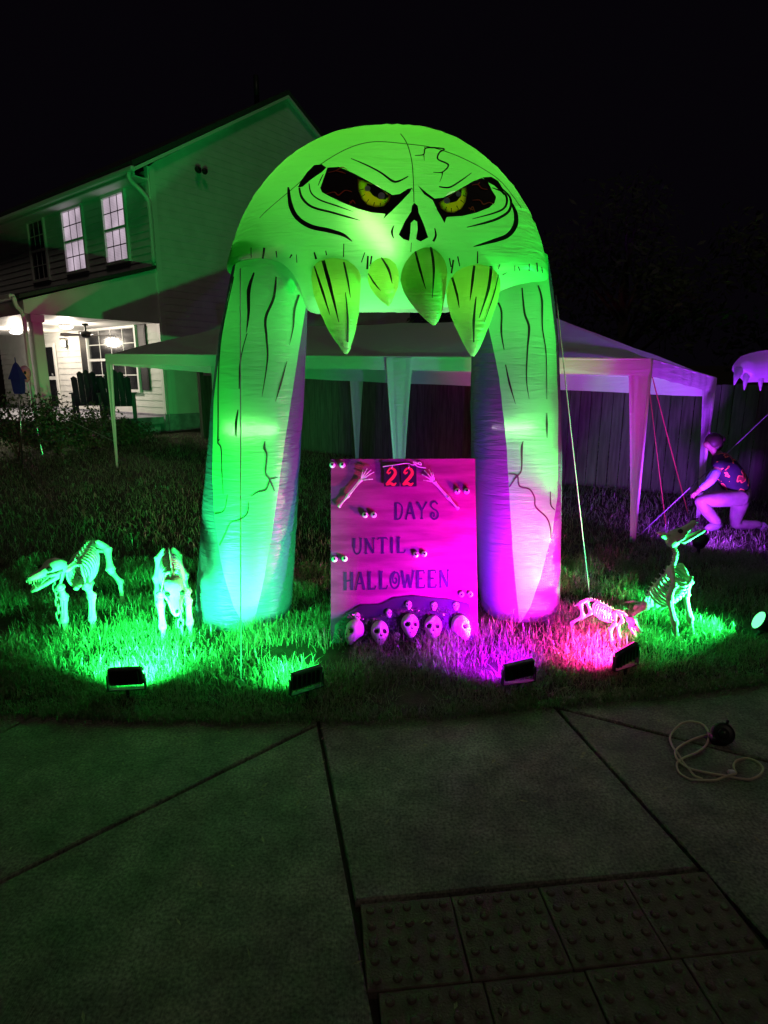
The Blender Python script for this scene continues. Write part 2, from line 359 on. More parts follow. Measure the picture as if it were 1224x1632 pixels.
m1 = N.new('ShaderNodeMixShader'); m1.inputs[0].default_value = .35; L.new(d.outputs[0], m1.inputs[1]); L.new(t.outputs[0], m1.inputs[2])
m2 = N.new('ShaderNodeMixShader'); m2.inputs[0].default_value = .05; L.new(m1.outputs[0], m2.inputs[1]); L.new(gl.outputs[0], m2.inputs[2]); L.new(m2.outputs[0], N['Material Output'].inputs[0])
gyv = np.vectorize(gz)
def tuft(x, y): return np.array([noise.noise((a * 3.1, b * 3.1, .5)) for a, b in zip(x, y)])
def near_s(n):
    x = rng.uniform(-3.3, 3.5, n); dy = rng.power(.75, n) * 2.4 - .03; y = np.interp(x, EX, EY) + dy
    k = rng.uniform(0, 1, n) < (.55 + 1.0 * tuft(x, y)); x, y = x[k], y[k]
    return np.stack([x, y, gyv(y) + .012], 1)
def near_h(P):
    dy = P[:, 1] - np.interp(P[:, 0], EX, EY); base = np.interp(dy, [0, .12, .35, .8, 2.5], [.035, .05, .1, .115, .1])
    return base * (1 + .5 * tuft(P[:, 0] + 5, P[:, 1]))
tag(grass('grass', 135000, near_s, near_h, .006, gm), 'long unmown grass of the front lawn around the arch', 'grass', kind='stuff')
def far_s(n):
    y = rng.uniform(5.2, 14, n); x = rng.uniform(-1, 1, n) * (y * .8 + .5); return np.stack([x, y, gyv(y) + .012], 1)
tag(grass('lawn_grass', 60000, far_s, lambda P: np.full(len(P), .085), .009, gm), 'darker lawn grass behind the arch up to the fence', 'grass', kind='stuff')
def edge_s(n):
    x = rng.uniform(-3.5, 3.5, n); y = np.interp(x, EX, EY) + rng.normal(.02, .035, n); return np.stack([x, y, np.full(n, .008)], 1)
tag(grass('edge_grass', 14000, edge_s, lambda P: np.full(len(P), .04), .004, gm), 'short ragged grass creeping over the sidewalk edge', 'grass', kind='stuff')

# ------------------------------------------------------------------ house
HC = G(270, 690); HC.z = gz(HC.y)
ang = R(38); dF = Vector((-math.cos(ang), math.sin(ang), 0)); dG = Vector((math.sin(ang), math.cos(ang), 0))
nF = -dG; nG = -dF            # outward normals of facade and gable wall
def onF(u, v, off=0.0):
    p = onpl(u, v, HC + nF * off, nF); q = p - HC; return q.dot(dF), p.z
def onG(u, v):
    p = onpl(u, v, HC, nG); q = p - HC; return q.dot(dG), p.z
house = thing('house', 'pale two storey house with lit upper windows and a bright front porch', 'house', HC)
def P3(dirv, n, a, z, off=0.0): return Vector((HC.x, HC.y, 0)) + dirv * a + n * off + Vector((0, 0, z))
zE = onF(228, 266)[1]; zPT = onF(246, 424)[1]; zPB = onF(253, 516)[1]
print('house', HC, 'eave', zE, 'porch top', zPT, 'porch bottom', zPB)
def siding(dirv, n, poly, pitch=.15, lap=.011, z0=None, parent=house, m='siding', name='siding_board'):
    zs = [p[1] for p in poly]; z = z0 if z0 is not None else min(zs)
    while z < max(zs) - .03:
        z1 = min(z + pitch, max(zs))
        def span(zz):
            xs_ = []
            for i in range(len(poly)):
                a, b_ = poly[i], poly[(i + 1) % len(poly)]
                if (a[1] - zz) * (b_[1] - zz) <= 0 and abs(a[1] - b_[1]) > 1e-6: xs_.append(a[0] + (b_[0] - a[0]) * (zz - a[1]) / (b_[1] - a[1]))
            return (min(xs_), max(xs_)) if len(xs_) >= 2 else None
        s0, s1 = span(z + .001), span(z1 - .004)
        if s0 and s1 and s0[1] - s0[0] > .1:
            b = MB(); b.loft([[P3(dirv, n, s0[0], z, .0), P3(dirv, n, s0[0], z, lap), P3(dirv, n, s1[0], z1, .006), P3(dirv, n, s1[0], z1, .0)],
                              [P3(dirv, n, s0[1], z, .0), P3(dirv, n, s0[1], z, lap), P3(dirv, n, s1[1], z1, .006), P3(dirv, n, s1[1], z1, .0)]])
            b.build(name, M[m], parent)
        z += pitch
zg = HC.z
pk = onG(455, 157); rt = onG(510, 226); GW = 9.0
slope_r = (rt[1] - pk[1]) / (rt[0] - pk[0])
GE = pk[0] + (zE - .4 - pk[1]) / slope_r
GE = max(GE, pk[0] + 2.0)
print('peak', pk, 'rt', rt, GE)
gable_poly = [(0, zg + .45), (GE, zg + .45), (GE, zE - .4), pk, (0, zE)]
FW = 9.5
core = MB()
core.prism([P3(dG, nG, a, z, -.05) for a, z in [(0.05, zg), (GE - .05, zg), (GE - .05, zE - .45), (pk[0], pk[1] - .05), (0.05, zE - .05)]], dF * FW)
core.build('wall', M['siding'], house)
siding(dG, nG, gable_poly, .16)
siding(dF, nF, [(0, zg + .45), (FW, zg + .45), (FW, zE - .1), (0, zE - .1)], .16, .024)
fb = MB(); fb.box(P3(dG, nG, GE / 2, zg + .2, .0), (.12, GE, .5), Matrix((dG.cross(Vector((0, 0, 1))), dG, Vector((0, 0, 1)))).transposed())
fb.box(P3(dF, nF, FW / 2, zg + .2, .01), (FW, .12, .5), Matrix((dF, nF, Vector((0, 0, 1)))).transposed()); fb.build('foundation', M['stone'], house)
MF = Matrix((dF, nF, Vector((0, 0, 1)))).transposed(); MG = Matrix((dG, nG, Vector((0, 0, 1)))).transposed()
b = MB(); b.box(P3(dF, nF, .05, (zg + .45 + zE) / 2, .02), (.12, .05, zE - zg - .5), MF); b.box(P3(dG, nG, .05, (zg + .45 + zE) / 2, .02), (.12, .05, zE - zg - .5), MG); b.build('corner_board', M['trim'], house)
# roof planes
rf = MB(); ov = .12
def rp3(a, z, f): return P3(dG, nG, a, z, ov) + dF * f
for (a0, z0), (a1, z1) in (((-.45, zE - .22), pk), (pk, (GE + .15, zE - .4 + .15 * slope_r))):
    q = [rp3(a0, z0 + .06, 0), rp3(a1, z1 + .06, 0), rp3(a1, z1 + .06, FW + .3), rp3(a0, z0 + .06, FW + .3)]
    rf.prism(q, (0, 0, .12))
roof = rf.build('roof', M['shingle'], house)
b = MB()
for (a0, z0), (a1, z1) in (((-.45, zE - .24), pk), (pk, (GE + .15, zE - .4 + .15 * slope_r))):
    q = [rp3(a0, z0 - .02, 0), rp3(a1, z1 - .02, 0), rp3(a1, z1 + .055, 0), rp3(a0, z0 + .055, 0)]
    b.prism(q, dF * .09)
b.build('rake_board', M['trim'], house)
b = MB(); b.box(P3(dF, nF, FW / 2, zE - .22, .36), (FW, .03, .2), MF); b.box(P3(dF, nF, FW / 2, zE - .30, .2), (FW, .4, .03), MF); b.build('soffit', M['trim'], house)
b = MB(); b.box(P3(dF, nF, FW / 2 - .1, zE - .2, .45), (FW + .1, .12, .1), MF, ch=.02); b.build('gutter', M['trim'], house)
b = MB(); zt = zE - .25
b.tube(smooth_path([P3(dF, nF, .05, zt, .45), P3(dF, nF, .06, zt - .15, .42), P3(dF, nF, -.02, zt - .42, .14), P3(dF, nF, -.04, zt - .7, .08), P3(dF, nF, -.04, zPT + .05, .08)]), .05, 8)
b.build('downspout', M['trim'], house, True)
pk3 = P3(dG, nG, pk[0] - .3, pk[1] - .1, -.8)
b = MB(); b.tube([pk3, pk3 + Vector((0, 0, .75))], .07, 10); b.build('vent_pipe', M['black'], house, True)
a, z = onG(314, 272); b = MB(); b.box(P3(dG, nG, a, z, .06), (.12, .1, .12), MG, ch=.02); b.ell(P3(dG, nG, a - .1, z - .02, .16), .07); b.ell(P3(dG, nG, a + .1, z - .02, .16), .07); b.build('security_light', M['black'], house, True)
M['lit_blind'] = emit('lit_window_blind', (.62, .5, .6), .85)
nt = M['lit_blind'].node_tree; e_ = nt.nodes['Emission'] if 'Emission' in nt.nodes else next(q for q in nt.nodes if q.type == 'EMISSION')
gq = nt.nodes.new('ShaderNodeNewGeometry'); wv = nt.nodes.new('ShaderNodeTexWave'); wv.bands_direction = 'Z'; wv.inputs['Scale'].default_value = 9; wv.inputs['Distortion'].default_value = .3
nq = nt.nodes.new('ShaderNodeTexNoise'); nq.inputs['Scale'].default_value = 1.6; nt.links.new(gq.outputs['Position'], wv.inputs[0]); nt.links.new(gq.outputs['Position'], nq.inputs[0])
ma = nt.nodes.new('ShaderNodeMath'); ma.operation = 'MULTIPLY_ADD'; ma.inputs[1].default_value = .16; nt.links.new(wv.outputs['Fac'], ma.inputs[0]); mb_ = nt.nodes.new('ShaderNodeMath'); mb_.operation = 'MULTIPLY'; mb_.inputs[1].default_value = 1.3
nt.links.new(nq.outputs[0], mb_.inputs[0]); nt.links.new(mb_.outputs[0], ma.inputs[2]); nt.links.new(ma.outputs[0], e_.inputs[1])
def window(n, dirv, MM, a0, a1, z0, z1, pane_mat, cols=3, rows=2, off=.03, fr=.07):
    lo, hi = min(a0, a1), max(a0, a1); b = MB(); f = fr
    for (ca, cz, sx, sz) in ((lo - f / 2, (z0 + z1) / 2, f, z1 - z0 + 2 * f), (hi + f / 2, (z0 + z1) / 2, f, z1 - z0 + 2 * f), ((lo + hi) / 2, z1 + f / 2, hi - lo, f), ((lo + hi) / 2, z0 - f / 2, hi - lo, f)):
        b.box(P3(dirv, n, ca, cz, off + .02), (sx, .06, sz), MM)
    zm = (z0 + z1) / 2; b.box(P3(dirv, n, (lo + hi) / 2, zm, off + .012), (hi - lo, .045, .06), MM)
    w = b.build('window', M['trim'], house); g = .012
    mu = MB()
    for s, (y0, y1) in enumerate(((z0, zm - .03), (zm + .03, z1))):
        for i in range(1, cols): mu.box(P3(dirv, n, lo + (hi - lo) * i / cols, (y0 + y1) / 2, off + .004), (.02, .02, y1 - y0), MM)
        for j in range(1, rows): mu.box(P3(dirv, n, (lo + hi) / 2, y0 + (y1 - y0) * j / rows, off + .007), (hi - lo, .02, .02), MM)
        for i in range(cols):
            for j in range(rows):
                p0 = lo + (hi - lo) * i / cols + g; p1 = lo + (hi - lo) * (i + 1) / cols - g; q0 = y0 + (y1 - y0) * j / rows + g; q1 = y0 + (y1 - y0) * (j + 1) / rows - g
                pb = MB(); pb.box(P3(dirv, n, (p0 + p1) / 2, (q0 + q1) / 2, off), (p1 - p0, .012, q1 - q0), MM); pb.build('pane', M[pane_mat], w)
    mu.build('muntin', M['shutter'] if pane_mat == 'lit_blind' else M['trim'], w)
    return w
def winpx(uL, uR, vT, vB, pm, **k):
    uc = (uL + uR) / 2; aL, _ = onF(uL, (vT + vB) / 2); aR, _ = onF(uR, (vT + vB) / 2)
    zt = onF(uc, vT)[1]; zb = onF(uc, vB)[1]; return window(nF, dF, MF, aL, aR, zb, zt, pm, **k)
winpx(106, 137, 333, 432, 'lit_blind'); winpx(170, 204, 311, 417, 'lit_blind'); winpx(52, 76, 352, 446, 'dark_glass')
# porch
pe = 2.3
for k in range(40):
    uu = proj(P3(dF, nF, 0, 2.2, pe))[0]
    pe += (uu - 66) * .01
zEv = aty(52, 470, P3(dF, nF, 0, 0, pe + .25).y).z
zc_ = zPB
print('porch proj', pe, zEv, 'ceil', zc_)
PW = 7.5
porch_roof = MB(); porch_roof.prism([P3(dF, nF, -.05, zPT, .03), P3(dF, nF, -.05, zEv, pe + .3), P3(dF, nF, -.05, zEv - .07, pe + .3), P3(dF, nF, -.05, zPT - .07, .03)], dF * PW)
porch_roof.build('porch_roof', M['shingle'], house)
b = MB(); b.prism([P3(dF, nF, .0, zPT - .08, .03), P3(dF, nF, .0, zEv - .09, pe + .22), P3(dF, nF, .0, zc_, pe + .22), P3(dF, nF, .0, zc_, .03)], dF * .12); b.build('porch_gable', M['siding'], house)
b = MB(); b.box(P3(dF, nF, PW / 2 + .1, (zEv + zc_) / 2 - .06, pe + .15), (PW, .14, max(.12, zEv - zc_ - .1)), MF); b.build('porch_beam', M['trim'], house)
b = MB(); b.box(P3(dF, nF, PW / 2 + .1, zEv - .03, pe + .36), (PW, .12, .1), MF, ch=.02)
b.tube(smooth_path([P3(dF, nF, .05, zEv - .05, pe + .36), P3(dF, nF, .05, zEv - .2, pe + .33), P3(dF, nF, .12, zc_ - .05, pe + .2), P3(dF, nF, .12, zc_ - .6, pe + .2), P3(dF, nF, .12, zg + .3, pe + .2)]), .04, 8); b.build('porch_gutter', M['trim'], house)
b = MB(); b.box(P3(dF, nF, PW / 2 + .15, zc_ + .03, pe / 2 + .05), (PW - .1, pe + .05, .03), MF); b.build('porch_ceiling', M['trim'], house)
zf = zg + .4
b = MB(); b.box(P3(dF, nF, PW / 2, zf - .08, pe / 2 + .09), (PW, pe - .05, .16), MF); b.build('porch_floor', M['stone'], house)
b = MB(); b.box(P3(dF, nF, PW / 2, (zg + zf - .17) / 2, pe / 2 + .09), (PW - .1, pe - .2, zf - zg - .17), MF); b.build('porch_base', M['stone'], house)
for k in range(3):
    b = MB(); b.box(P3(dF, nF, .1 + k * 3.2, (zf + zc_) / 2, pe), (.2, .2, zc_ - zf), MF, ch=.015); b.box(P3(dF, nF, .1 + k * 3.2, zf + .08, pe), (.26, .26, .16), MF); b.box(P3(dF, nF, .1 + k * 3.2, zc_ - .08, pe), (.26, .26, .14), MF); b.build('porch_column', M['trim'], house)
# large porch window with shutters, door
w1 = winpx(147, 222, 525, 620, 'dark_glass', cols=4, rows=2, off=.05)
for (uL, uR, vT, vB) in ((133, 144, 527, 612), (226, 238, 517, 622)):
    aL, _ = onF(uL, 570); aR, _ = onF(uR, 570); zt = onF((uL + uR) / 2, vT)[1]; zb = onF((uL + uR) / 2, vB)[1]
    b = MB(); b.box(P3(dF, nF, (aL + aR) / 2, (zt + zb) / 2, .045), (abs(aL - aR), .04, zt - zb), MF, ch=.008); sh = b.build('shutter', M['shutter'], house)
    b = MB(); z = zb + .08
    while z < zt - .06: b.box(P3(dF, nF, (aL + aR) / 2, z, .068), (abs(aL - aR) * .75, .012, .03), MF); z += .055
    b.build('louver', M['shutter'], sh)
aL, _ = onF(66, 580); aR, _ = onF(91, 580); zt = onF(78, 548)[1]; zb = zf
b = MB(); f = .09
for (ca, cz, sx, sz) in ((aL + f / 2, (zt + zb) / 2, f, zt - zb), (aR - f / 2, (zt + zb) / 2, f, zt - zb), ((aL + aR) / 2, zt - .05, aL - aR, .1), ((aL + aR) / 2, zb + .9, aL - aR, .1)): b.box(P3(dF, nF, ca, cz, .06), (abs(sx), .05, sz), MF)
dr = b.build('door', M['trim'], house)
b = MB(); b.box(P3(dF, nF, (aL + aR) / 2, (zt + zb) / 2, .04), (abs(aL - aR) - .02, .03, zt - zb - .02), MF); b.build('pane', M['dark_glass'], dr)
b = MB(); b.ell(P3(dF, nF, aR + .12, zb + 1.0, .11), .03); b.build('handle', M['steel'], dr, True)
# porch lamps
def lamp(name, typ, loc, power, col, rad=.05, **k):
    l = bpy.data.lights.new(name, typ); l.energy = power; l.color = col
    if typ in ('POINT', 'SPOT'): l.shadow_soft_size = rad
    for a_, v_ in k.items(): setattr(l, a_, v_)
    o = bpy.data.objects.new(name, l); C.objects.link(o); o.location = loc; return o
M['bulb'] = emit('warm_bulb', (1, .9, .78), 6); WARM = (1, .86, .7)
for uu, off in ((58, pe * .5), (-70, pe * .5)):
    p = onpl(uu, 512, Vector((0, 0, zc_ - .06)), Vector((0, 0, 1)))
    q = p - P3(dF, nF, 0, 0); p = P3(dF, nF, min(max(q.dot(dF), .6), 4.5), zc_ - .02, off)
    if uu < 0: p = P3(dF, nF, 4.6, zc_ - .02, off)
    else: p = P3(dF, nF, 1.75, zc_ - .02, off)
    ln = thing('ceiling_lamp', 'round white flush ceiling lamp glowing on the porch ceiling' if uu > 0 else 'second porch ceiling lamp further along past the frame edge', 'lamp', p, 'porch ceiling lamps')
    b = MB(); b.tube([p, p - Vector((0, 0, .03))], .17, 16); b.build('base', M['trim'], ln, True)
    b = MB(); b.ell(p - Vector((0, 0, .05)), (.15, .15, .06)); b.build('diffuser', M['bulb'], ln, True)
    lo = lamp('ceiling_lamp_light', 'POINT', p - Vector((0, 0, .2)), 120, WARM, .1); lo.parent = None
p = P3(dF, nF, onF(108, 548)[0], onF(108, 548)[1], .12)
ln = thing('wall_lantern', 'small lit wall lantern beside the porch door', 'lantern', p)
b = MB(); b.box(p + nF * -.06, (.1, .05, .2), MF); b.box(p + Vector((0, 0, .13)), (.13, .13, .03), MF); b.box(p - Vector((0, 0, .11)), (.1, .1, .02), MF); b.build('bracket', M['black'], ln)
b = MB(); b.box(p, (.09, .09, .18), MF, ch=.01); b.build('glass', M['bulb'], ln)
lamp('wall_lantern_light', 'POINT', p + nF * .12, 10, (1, .75, .45), .05)
# ceiling fan
p = P3(dF, nF, 1.1, zc_ - .02, 1.25)
uu = proj(p)[0]
fn = thing('ceiling_fan', 'dark ceiling fan with wooden blades under the porch ceiling', 'fan', p)
b = MB(); b.tube([p, p - Vector((0, 0, .2))], .02, 8); b.tube([p, p - Vector((0, 0, .05))], .07, 12); b.build('rod', M['black'], fn, True)
b = MB(); b.tube([p - Vector((0, 0, z)) for z in (.17, .2, .28, .33)], [.06, .12, .12, .05], 14); b.build('motor', M['black'], fn, True)
for k in range(5):
    a = k * 2 * math.pi / 5 + .5; d_ = Vector((math.cos(a), math.sin(a), 0)); s_ = Vector((-d_.y, d_.x, .15)); c0 = p - Vector((0, 0, .27))
    b = MB(); b.prism([c0 + d_ * .12 - s_ * .04, c0 + d_ * .6 - s_ * .075, c0 + d_ * .66, c0 + d_ * .6 + s_ * .075, c0 + d_ * .12 + s_ * .04], (0, 0, .012)); b.build('blade', M['fan'], fn)
# two porch chairs
def chair(u, off, label):
    a = onF(u, 620, off)[0]; base = P3(dF, nF, a, zf, off)
    t = thing('porch_chair', label, 'chair', base, 'chairs on the porch')
    ztop = onF(u, 590, off)[1] - zf
    ztop = max(.8, min(1.25, ztop)); X = Vector((math.cos(R(20)), math.sin(R(20)), 0)); Y = Vector((math.sin(R(20)), -math.cos(R(20)), 0)); MC = Matrix((X, Y, Vector((0, 0, 1)))).transposed()
    L_ = lambda x, y, z: base + X * x + Y * y + Vector((0, 0, z))
    for k in range(5):
        x = (k - 2) * .125; top = ztop - abs(k - 2) ** 2 * .035
        b = MB(); b.prism([L_(x - .061, .2, .3), L_(x + .061, .2, .3), L_(x + .0615, .42, top - .03), L_(x, .425, top + .01), L_(x - .0615, .42, top - .03)], Y * .025); b.build('back_slat', M['navy'], t)
    b = MB(); b.box(L_(0, -.1, .36), (.62, .5, .04), MC); b.build('seat', M['navy'], t)
    for s in (-1, 1):
        b = MB(); b.box(L_(s * .35, -.05, .58), (.1, .7, .03), MC); b.build('armrest', M['navy'], t)
        b = MB(); b.box(L_(s * .33, -.33, .285), (.06, .06, .57), MC); b.build('leg', M['navy'], t)
        b = MB(); b.box(L_(s * .33, .25, .285), (.06, .06, .57), MC); b.build('leg', M['navy'], t)
chair(143, 1.5, 'dark porch chair in front of the big window, nearer the column')
chair(186, 1.3, 'dark porch chair half behind the green canopy leg')

# bushes in front of the porch
def leafball(mb, c, rad, n, size, seed):
    r_ = random.Random(seed); c = Vector(c)
    for _ in range(n):
        d_ = Vector((r_.gauss(0, 1), r_.gauss(0, 1), r_.gauss(0, 1))).normalized(); q = c + Vector((d_.x * rad[0], d_.y * rad[1], d_.z * rad[2])) * (r_.random() ** .4) * (1 + .35 * noise.noise(d_ * 2.2 + c))
        x = Vector((r_.gauss(0, 1), r_.gauss(0, 1), r_.gauss(0, 1))).normalized(); y = x.orthogonal().normalized(); s_ = size * r_.uniform(.6, 1.4)
        mb.add([q - x * s_, q - y * s_ * .45, q + x * s_, q + y * s_ * .45], [(0, 1, 2, 3)])
for k, (u, v, w_, h_, lab) in enumerate(((15, 735, 1.0, 1.12, 'dark shrub at the far end below the porch'), (80, 730, .95, 1.05, 'dark shrub under the porch column'), (140, 722, .9, .85, 'dark shrub below the two porch chairs'), (200, 712, .6, .5, 'loose low shrub beside the house corner'))):
    p = G(u, v); p = p + Vector((0, .3, 0))
    t = thing('shrub', lab, 'shrub', p, 'shrubs along the porch')
    b = MB(); 
    for j in range(5): leafball(b, p + Vector((random.uniform(-.35, .35) * w_, random.uniform(-.3, .3), h_ * random.uniform(.35, .75))), (w_ * .45, .4, h_ * .45), 260, .035, k * 10 + j)
    b.build('foliage', M['bush'], t)
    b = MB()
    for j in range(5): b.tube([p, p + Vector((random.uniform(-.4, .4) * w_, random.uniform(-.2, .2), h_ * .8))], [.015, .006], 5)
    b.build('stem', M['bark'], t)
# birdhouse on a pole, ornament, rope
PB = p = G(36, 742); t = thing('birdhouse', 'blue birdhouse with pointed roof on a thin metal pole', 'birdhouse', p)
q = aty(30, 618, p.y)
b = MB(); b.tube([p, q], .012, 8); b.build('pole', M['steel'], t, True)
s_ = .15
b = MB(); b.loft([[q + Vector((x * s_ * k, y * s_ * k, z)) for x, y in ((-.5, -.5), (.5, -.5), (.5, .5), (-.5, .5))] for k, z in ((.75, -.1), (.9, -.05), (1, .12), (1, .16))]); b.build('body', M['blue'], t)
b = MB(); b.loft([[q + Vector((x * s_ * k, y * s_ * k, z)) for x, y in ((-.5, -.5), (.5, -.5), (.5, .5), (-.5, .5))] for k, z in ((1.35, .14), (1.3, .16), (.4, .38), (.1, .42))]); b.tube([q + Vector((0, 0, .4)), q + Vector((0, 0, .5))], [.012, .006], 6); b.build('roof', M['blue'], t)
p = G(50, 735); p = p + Vector((0, .4, 0)); q = aty(40, 594, p.y)
t = thing('skull_ornament', 'round orange and pink skull ornament on a stick beside the birdhouse', 'ornament', p)
b = MB(); b.tube([p, q], .01, 6); b.build('stick', M['steel'], t)
b = MB(); b.ell(q, (.1, .08, .13), nu=16, nv=12); b.ell(q + Vector((0, 0, -.1)), (.07, .065, .07)); b.build('head', M['orange'], t, True)
for s in (-1, 1):
    b = MB(); b.ell(q + Vector((s * .04, -.07, 0)), (.022, .015, .03)); b.build('eye', M['black'], t, True)

# ------------------------------------------------------------------ fence
fence = thing('fence', 'dark vertical board privacy fence behind the white canopy', 'fence', (-4.1, 12.9, gz(12.9)))
def fence_run(fA, fB, za, zb, p0):
    fd = (fB - fA).normalized(); fn_ = Vector((fd.y, -fd.x)); L_ = (fB - fA).length; pw = .145
    FM = Matrix((Vector((fd.x, fd.y, 0)), Vector((-fd.y, fd.x, 0)), Vector((0, 0, 1)))).transposed(); k = 0
    while (k + .9) * pw < L_:
        a = (k + .5) * pw; q = fA + fd * a; z0 = gz(q.y) + .03; z1 = za + (zb - za) * a / L_ + random.uniform(-.012, .012)
        b = MB(); b.box((q.x, q.y, (z0 + z1) / 2), (pw - .008, .02 + random.uniform(0, .004), z1 - z0), FM @ Euler((random.uniform(-.004, .004), random.uniform(-.004, .004), random.uniform(-.015, .015))).to_matrix())
        b.build('plank', M['dark_wood'], fence); k += 1
    for hh in (.35, 1.2):
        b = MB(); p_0 = fA - fn_ * .05; p_1 = fB - fn_ * .05; b.tube([(p_0.x, p_0.y, gz(p_0.y) + hh), (p_1.x, p_1.y, gz(p_1.y) + hh)], .035, 4); b.build('rail', M['dark_wood'], fence)
    for a in np.arange(.0, L_, 2.4):
        q = fA + fd * a + fn_ * (.07 if a < .1 and p0 else -.09); b = MB(); zt_ = za + (zb - za) * a / L_ + (.06 if a < .1 and p0 else -.1); b.box((q.x, q.y, (gz(q.y) + zt_) / 2), (.1, .1, zt_ - gz(q.y)), FM); b.box((q.x, q.y, zt_ + .02), (.13, .13, .04), FM); b.build('post', M['dark_wood'], fence)
fence_run(Vector((-4.0, 13.5)), Vector((2.4, 8.8)), 1.79, 1.69, True); fence_run(Vector((2.4, 8.8)), Vector((9.5, 5.6)), 1.68, 1.62, False)

# ------------------------------------------------------------------ canopy tent
Lft = V2(G(187, 748)); Rgt = V2(G(1010, 868))
td = (Rgt - Lft).normalized(); tn = Vector((-td.y, td.x)); TL = (Rgt - Lft).length; TD = 2.3
print('tent', Lft, Rgt, TL)
zFr = aty(1038, 573, Rgt.y).z; zFl = aty(166, 565, Lft.y).z
print('eaves', zFr, zFl)
tent = thing('canopy_tent', 'long white canopy tent with tapered leg covers between arch and fence', 'canopy tent', (Lft.x, Lft.y, gz(Lft.y)))
def tp(s, d_, z): q = Lft + td * (s * TL) + tn * d_; return Vector((q.x, q.y, z))
def ez(s): return zFl + (zFr - zFl) * s
RRp = V2(G(1113, 829)); zRR = aty(1129, 603, RRp.y).z
def back_pt(s, z=None):
    q = Lft + td * (s * TL) + tn * TD
    if s > .99: q = Lft.lerp(Rgt, 1) + (RRp - Rgt) * 1.0
    return q
rz = {0: ez(0) - .12, 1: zRR}
def eb(s): return rz[0] + (rz[1] - rz[0]) * s
def bp3(s, z): q = back_pt(s); return Vector((q.x, q.y, z))
ridgeL = tp(.16, TD * .5, ez(0) + .42); ridgeR = aty(888, 508, tp(.86, TD * .45, 0).y)
# roof: four sheets, each subdivided with sag
def sheet(mb, q, nu, nv, sag):
    pts = []
    for j in range(nv + 1):
        for i in range(nu + 1):
            s, t_ = i / nu, j / nv; a = q[0].lerp(q[1], s); b_ = q[3].lerp(q[2], s); p = a.lerp(b_, t_)
            p = p - Vector((0, 0, sag * math.sin(math.pi * s) * math.sin(math.pi * t_))) + Vector((0, 0, .018 * noise.noise(p * 2.2))); pts.append(p)
    n = nu + 1; mb.add(pts, [(j * n + i, j * n + i + 1, (j + 1) * n + i + 1, (j + 1) * n + i) for j in range(nv) for i in range(nu)])
b = MB(); fl, fr_, bl_, br = tp(0, 0, ez(0)), tp(1, 0, ez(1)), bp3(0, eb(0)), bp3(1, eb(1))
sheet(b, [fl, fr_, ridgeR, ridgeL], 24, 8, .09); sheet(b, [br, bl_, ridgeL, ridgeR], 24, 8, .05); sheet(b, [fr_, br, ridgeR, ridgeR], 8, 8, .04); sheet(b, [bl_, fl, ridgeL, ridgeL], 8, 8, .04)
b.build('roof', M['canopy'], tent, True)
def valance(p0, p1, h_, outn, n=40):
    b = MB(); vs = []
    for i in range(n + 1):
        s = i / n; p = p0.lerp(p1, s) + outn * (.012 + .012 * noise.noise((s * 14, p0.x, 2))); dz = h_ * (1 + .08 * noise.noise((s * 9, 1, p0.y)))
        vs += [p + Vector((0, 0, .003)), p - Vector((0, 0, dz * .5)) + outn * .006, p - Vector((0, 0, dz))]
    b.add(vs, [(i * 3 + k, i * 3 + k + 1, i * 3 + k + 4, i * 3 + k + 3) for i in range(n) for k in (0, 1)]); return b.build('valance', M['canopy'], tent, True)
t3 = Vector((tn.x, tn.y, 0)); td3 = Vector((td.x, td.y, 0))
valance(fl, fr_, .15, -t3); valance(bl_, br, .2, t3); valance(fl, bl_, .16, -td3); valance(fr_, br, .16, td3)
b = MB(); b.tube([fl, fr_], .014, 6); b.tube([bl_, br], .014, 6); b.tube([fl, bl_], .014, 6); b.tube([fr_, br], .014, 6); b.build('eave_pole', M['trim'], tent)
def leg_cover(top, foot, d1, w1=.27, w2=.05, two=None, slit=1):
    t_ = MB(); t_.tube([top, foot], .016, 8); lg = t_.build('leg', M['trim'], tent, True)
    b = MB(); d1 = Vector(d1)
    for dd, ww in ((d1, w1), (two, w1)) if two is not None else ((d1, w1),):
        rows_ = []
        for j in range(13):
            s = j / 12; p = top.lerp(foot, s); wj = ww * (1 - s) ** 1.15 + w2 * .8
            rows_.append([p + dd * (wj * x) + Vector((0, 0, .0)) + (d1.cross(Vector((0, 0, 1)))).normalized() * (.012 * noise.noise((x * 6, s * 1.2, top.x)) + .008) for x in [i / 10 for i in range(11)]])
        b.loft(rows_, False, closed=False)
    b.build('leg_cover', M['canopy'], lg, True)
def gfoot(p): return Vector((p.x, p.y, gz(p.y)))
leg_cover(fl, gfoot(fl), td3, .14, .05); leg_cover(fr_, gfoot(fr_), -td3, .17, .05, two=t3 * .6)
for s in (1 / 3, ):
    p = tp(s, 0, ez(s) - .01); leg_cover(p - td3 * .14, gfoot(p), td3, .3)
pm = V2(aty(635, 700, (tp(.665, 0, 0)).y)); p = Vector((pm.x, pm.y, ez(.66) - .01)); leg_cover(p - td3 * .17, gfoot(p), td3, .28, .1)
pm = aty(568, 700, bp3(.34, 0).y); p = Vector((pm.x, pm.y, eb(.34) - .01)); leg_cover(p - td3 * .12, gfoot(p), td3, .25, .06)
p = bp3(.68, eb(.68)); leg_cover(p, gfoot(p), td3, .25); p = bp3(0, eb(0)); leg_cover(p, gfoot(p), td3, .22)
leg_cover(br, gfoot(br), (br - fr_).normalized() * -1, .26, .05)

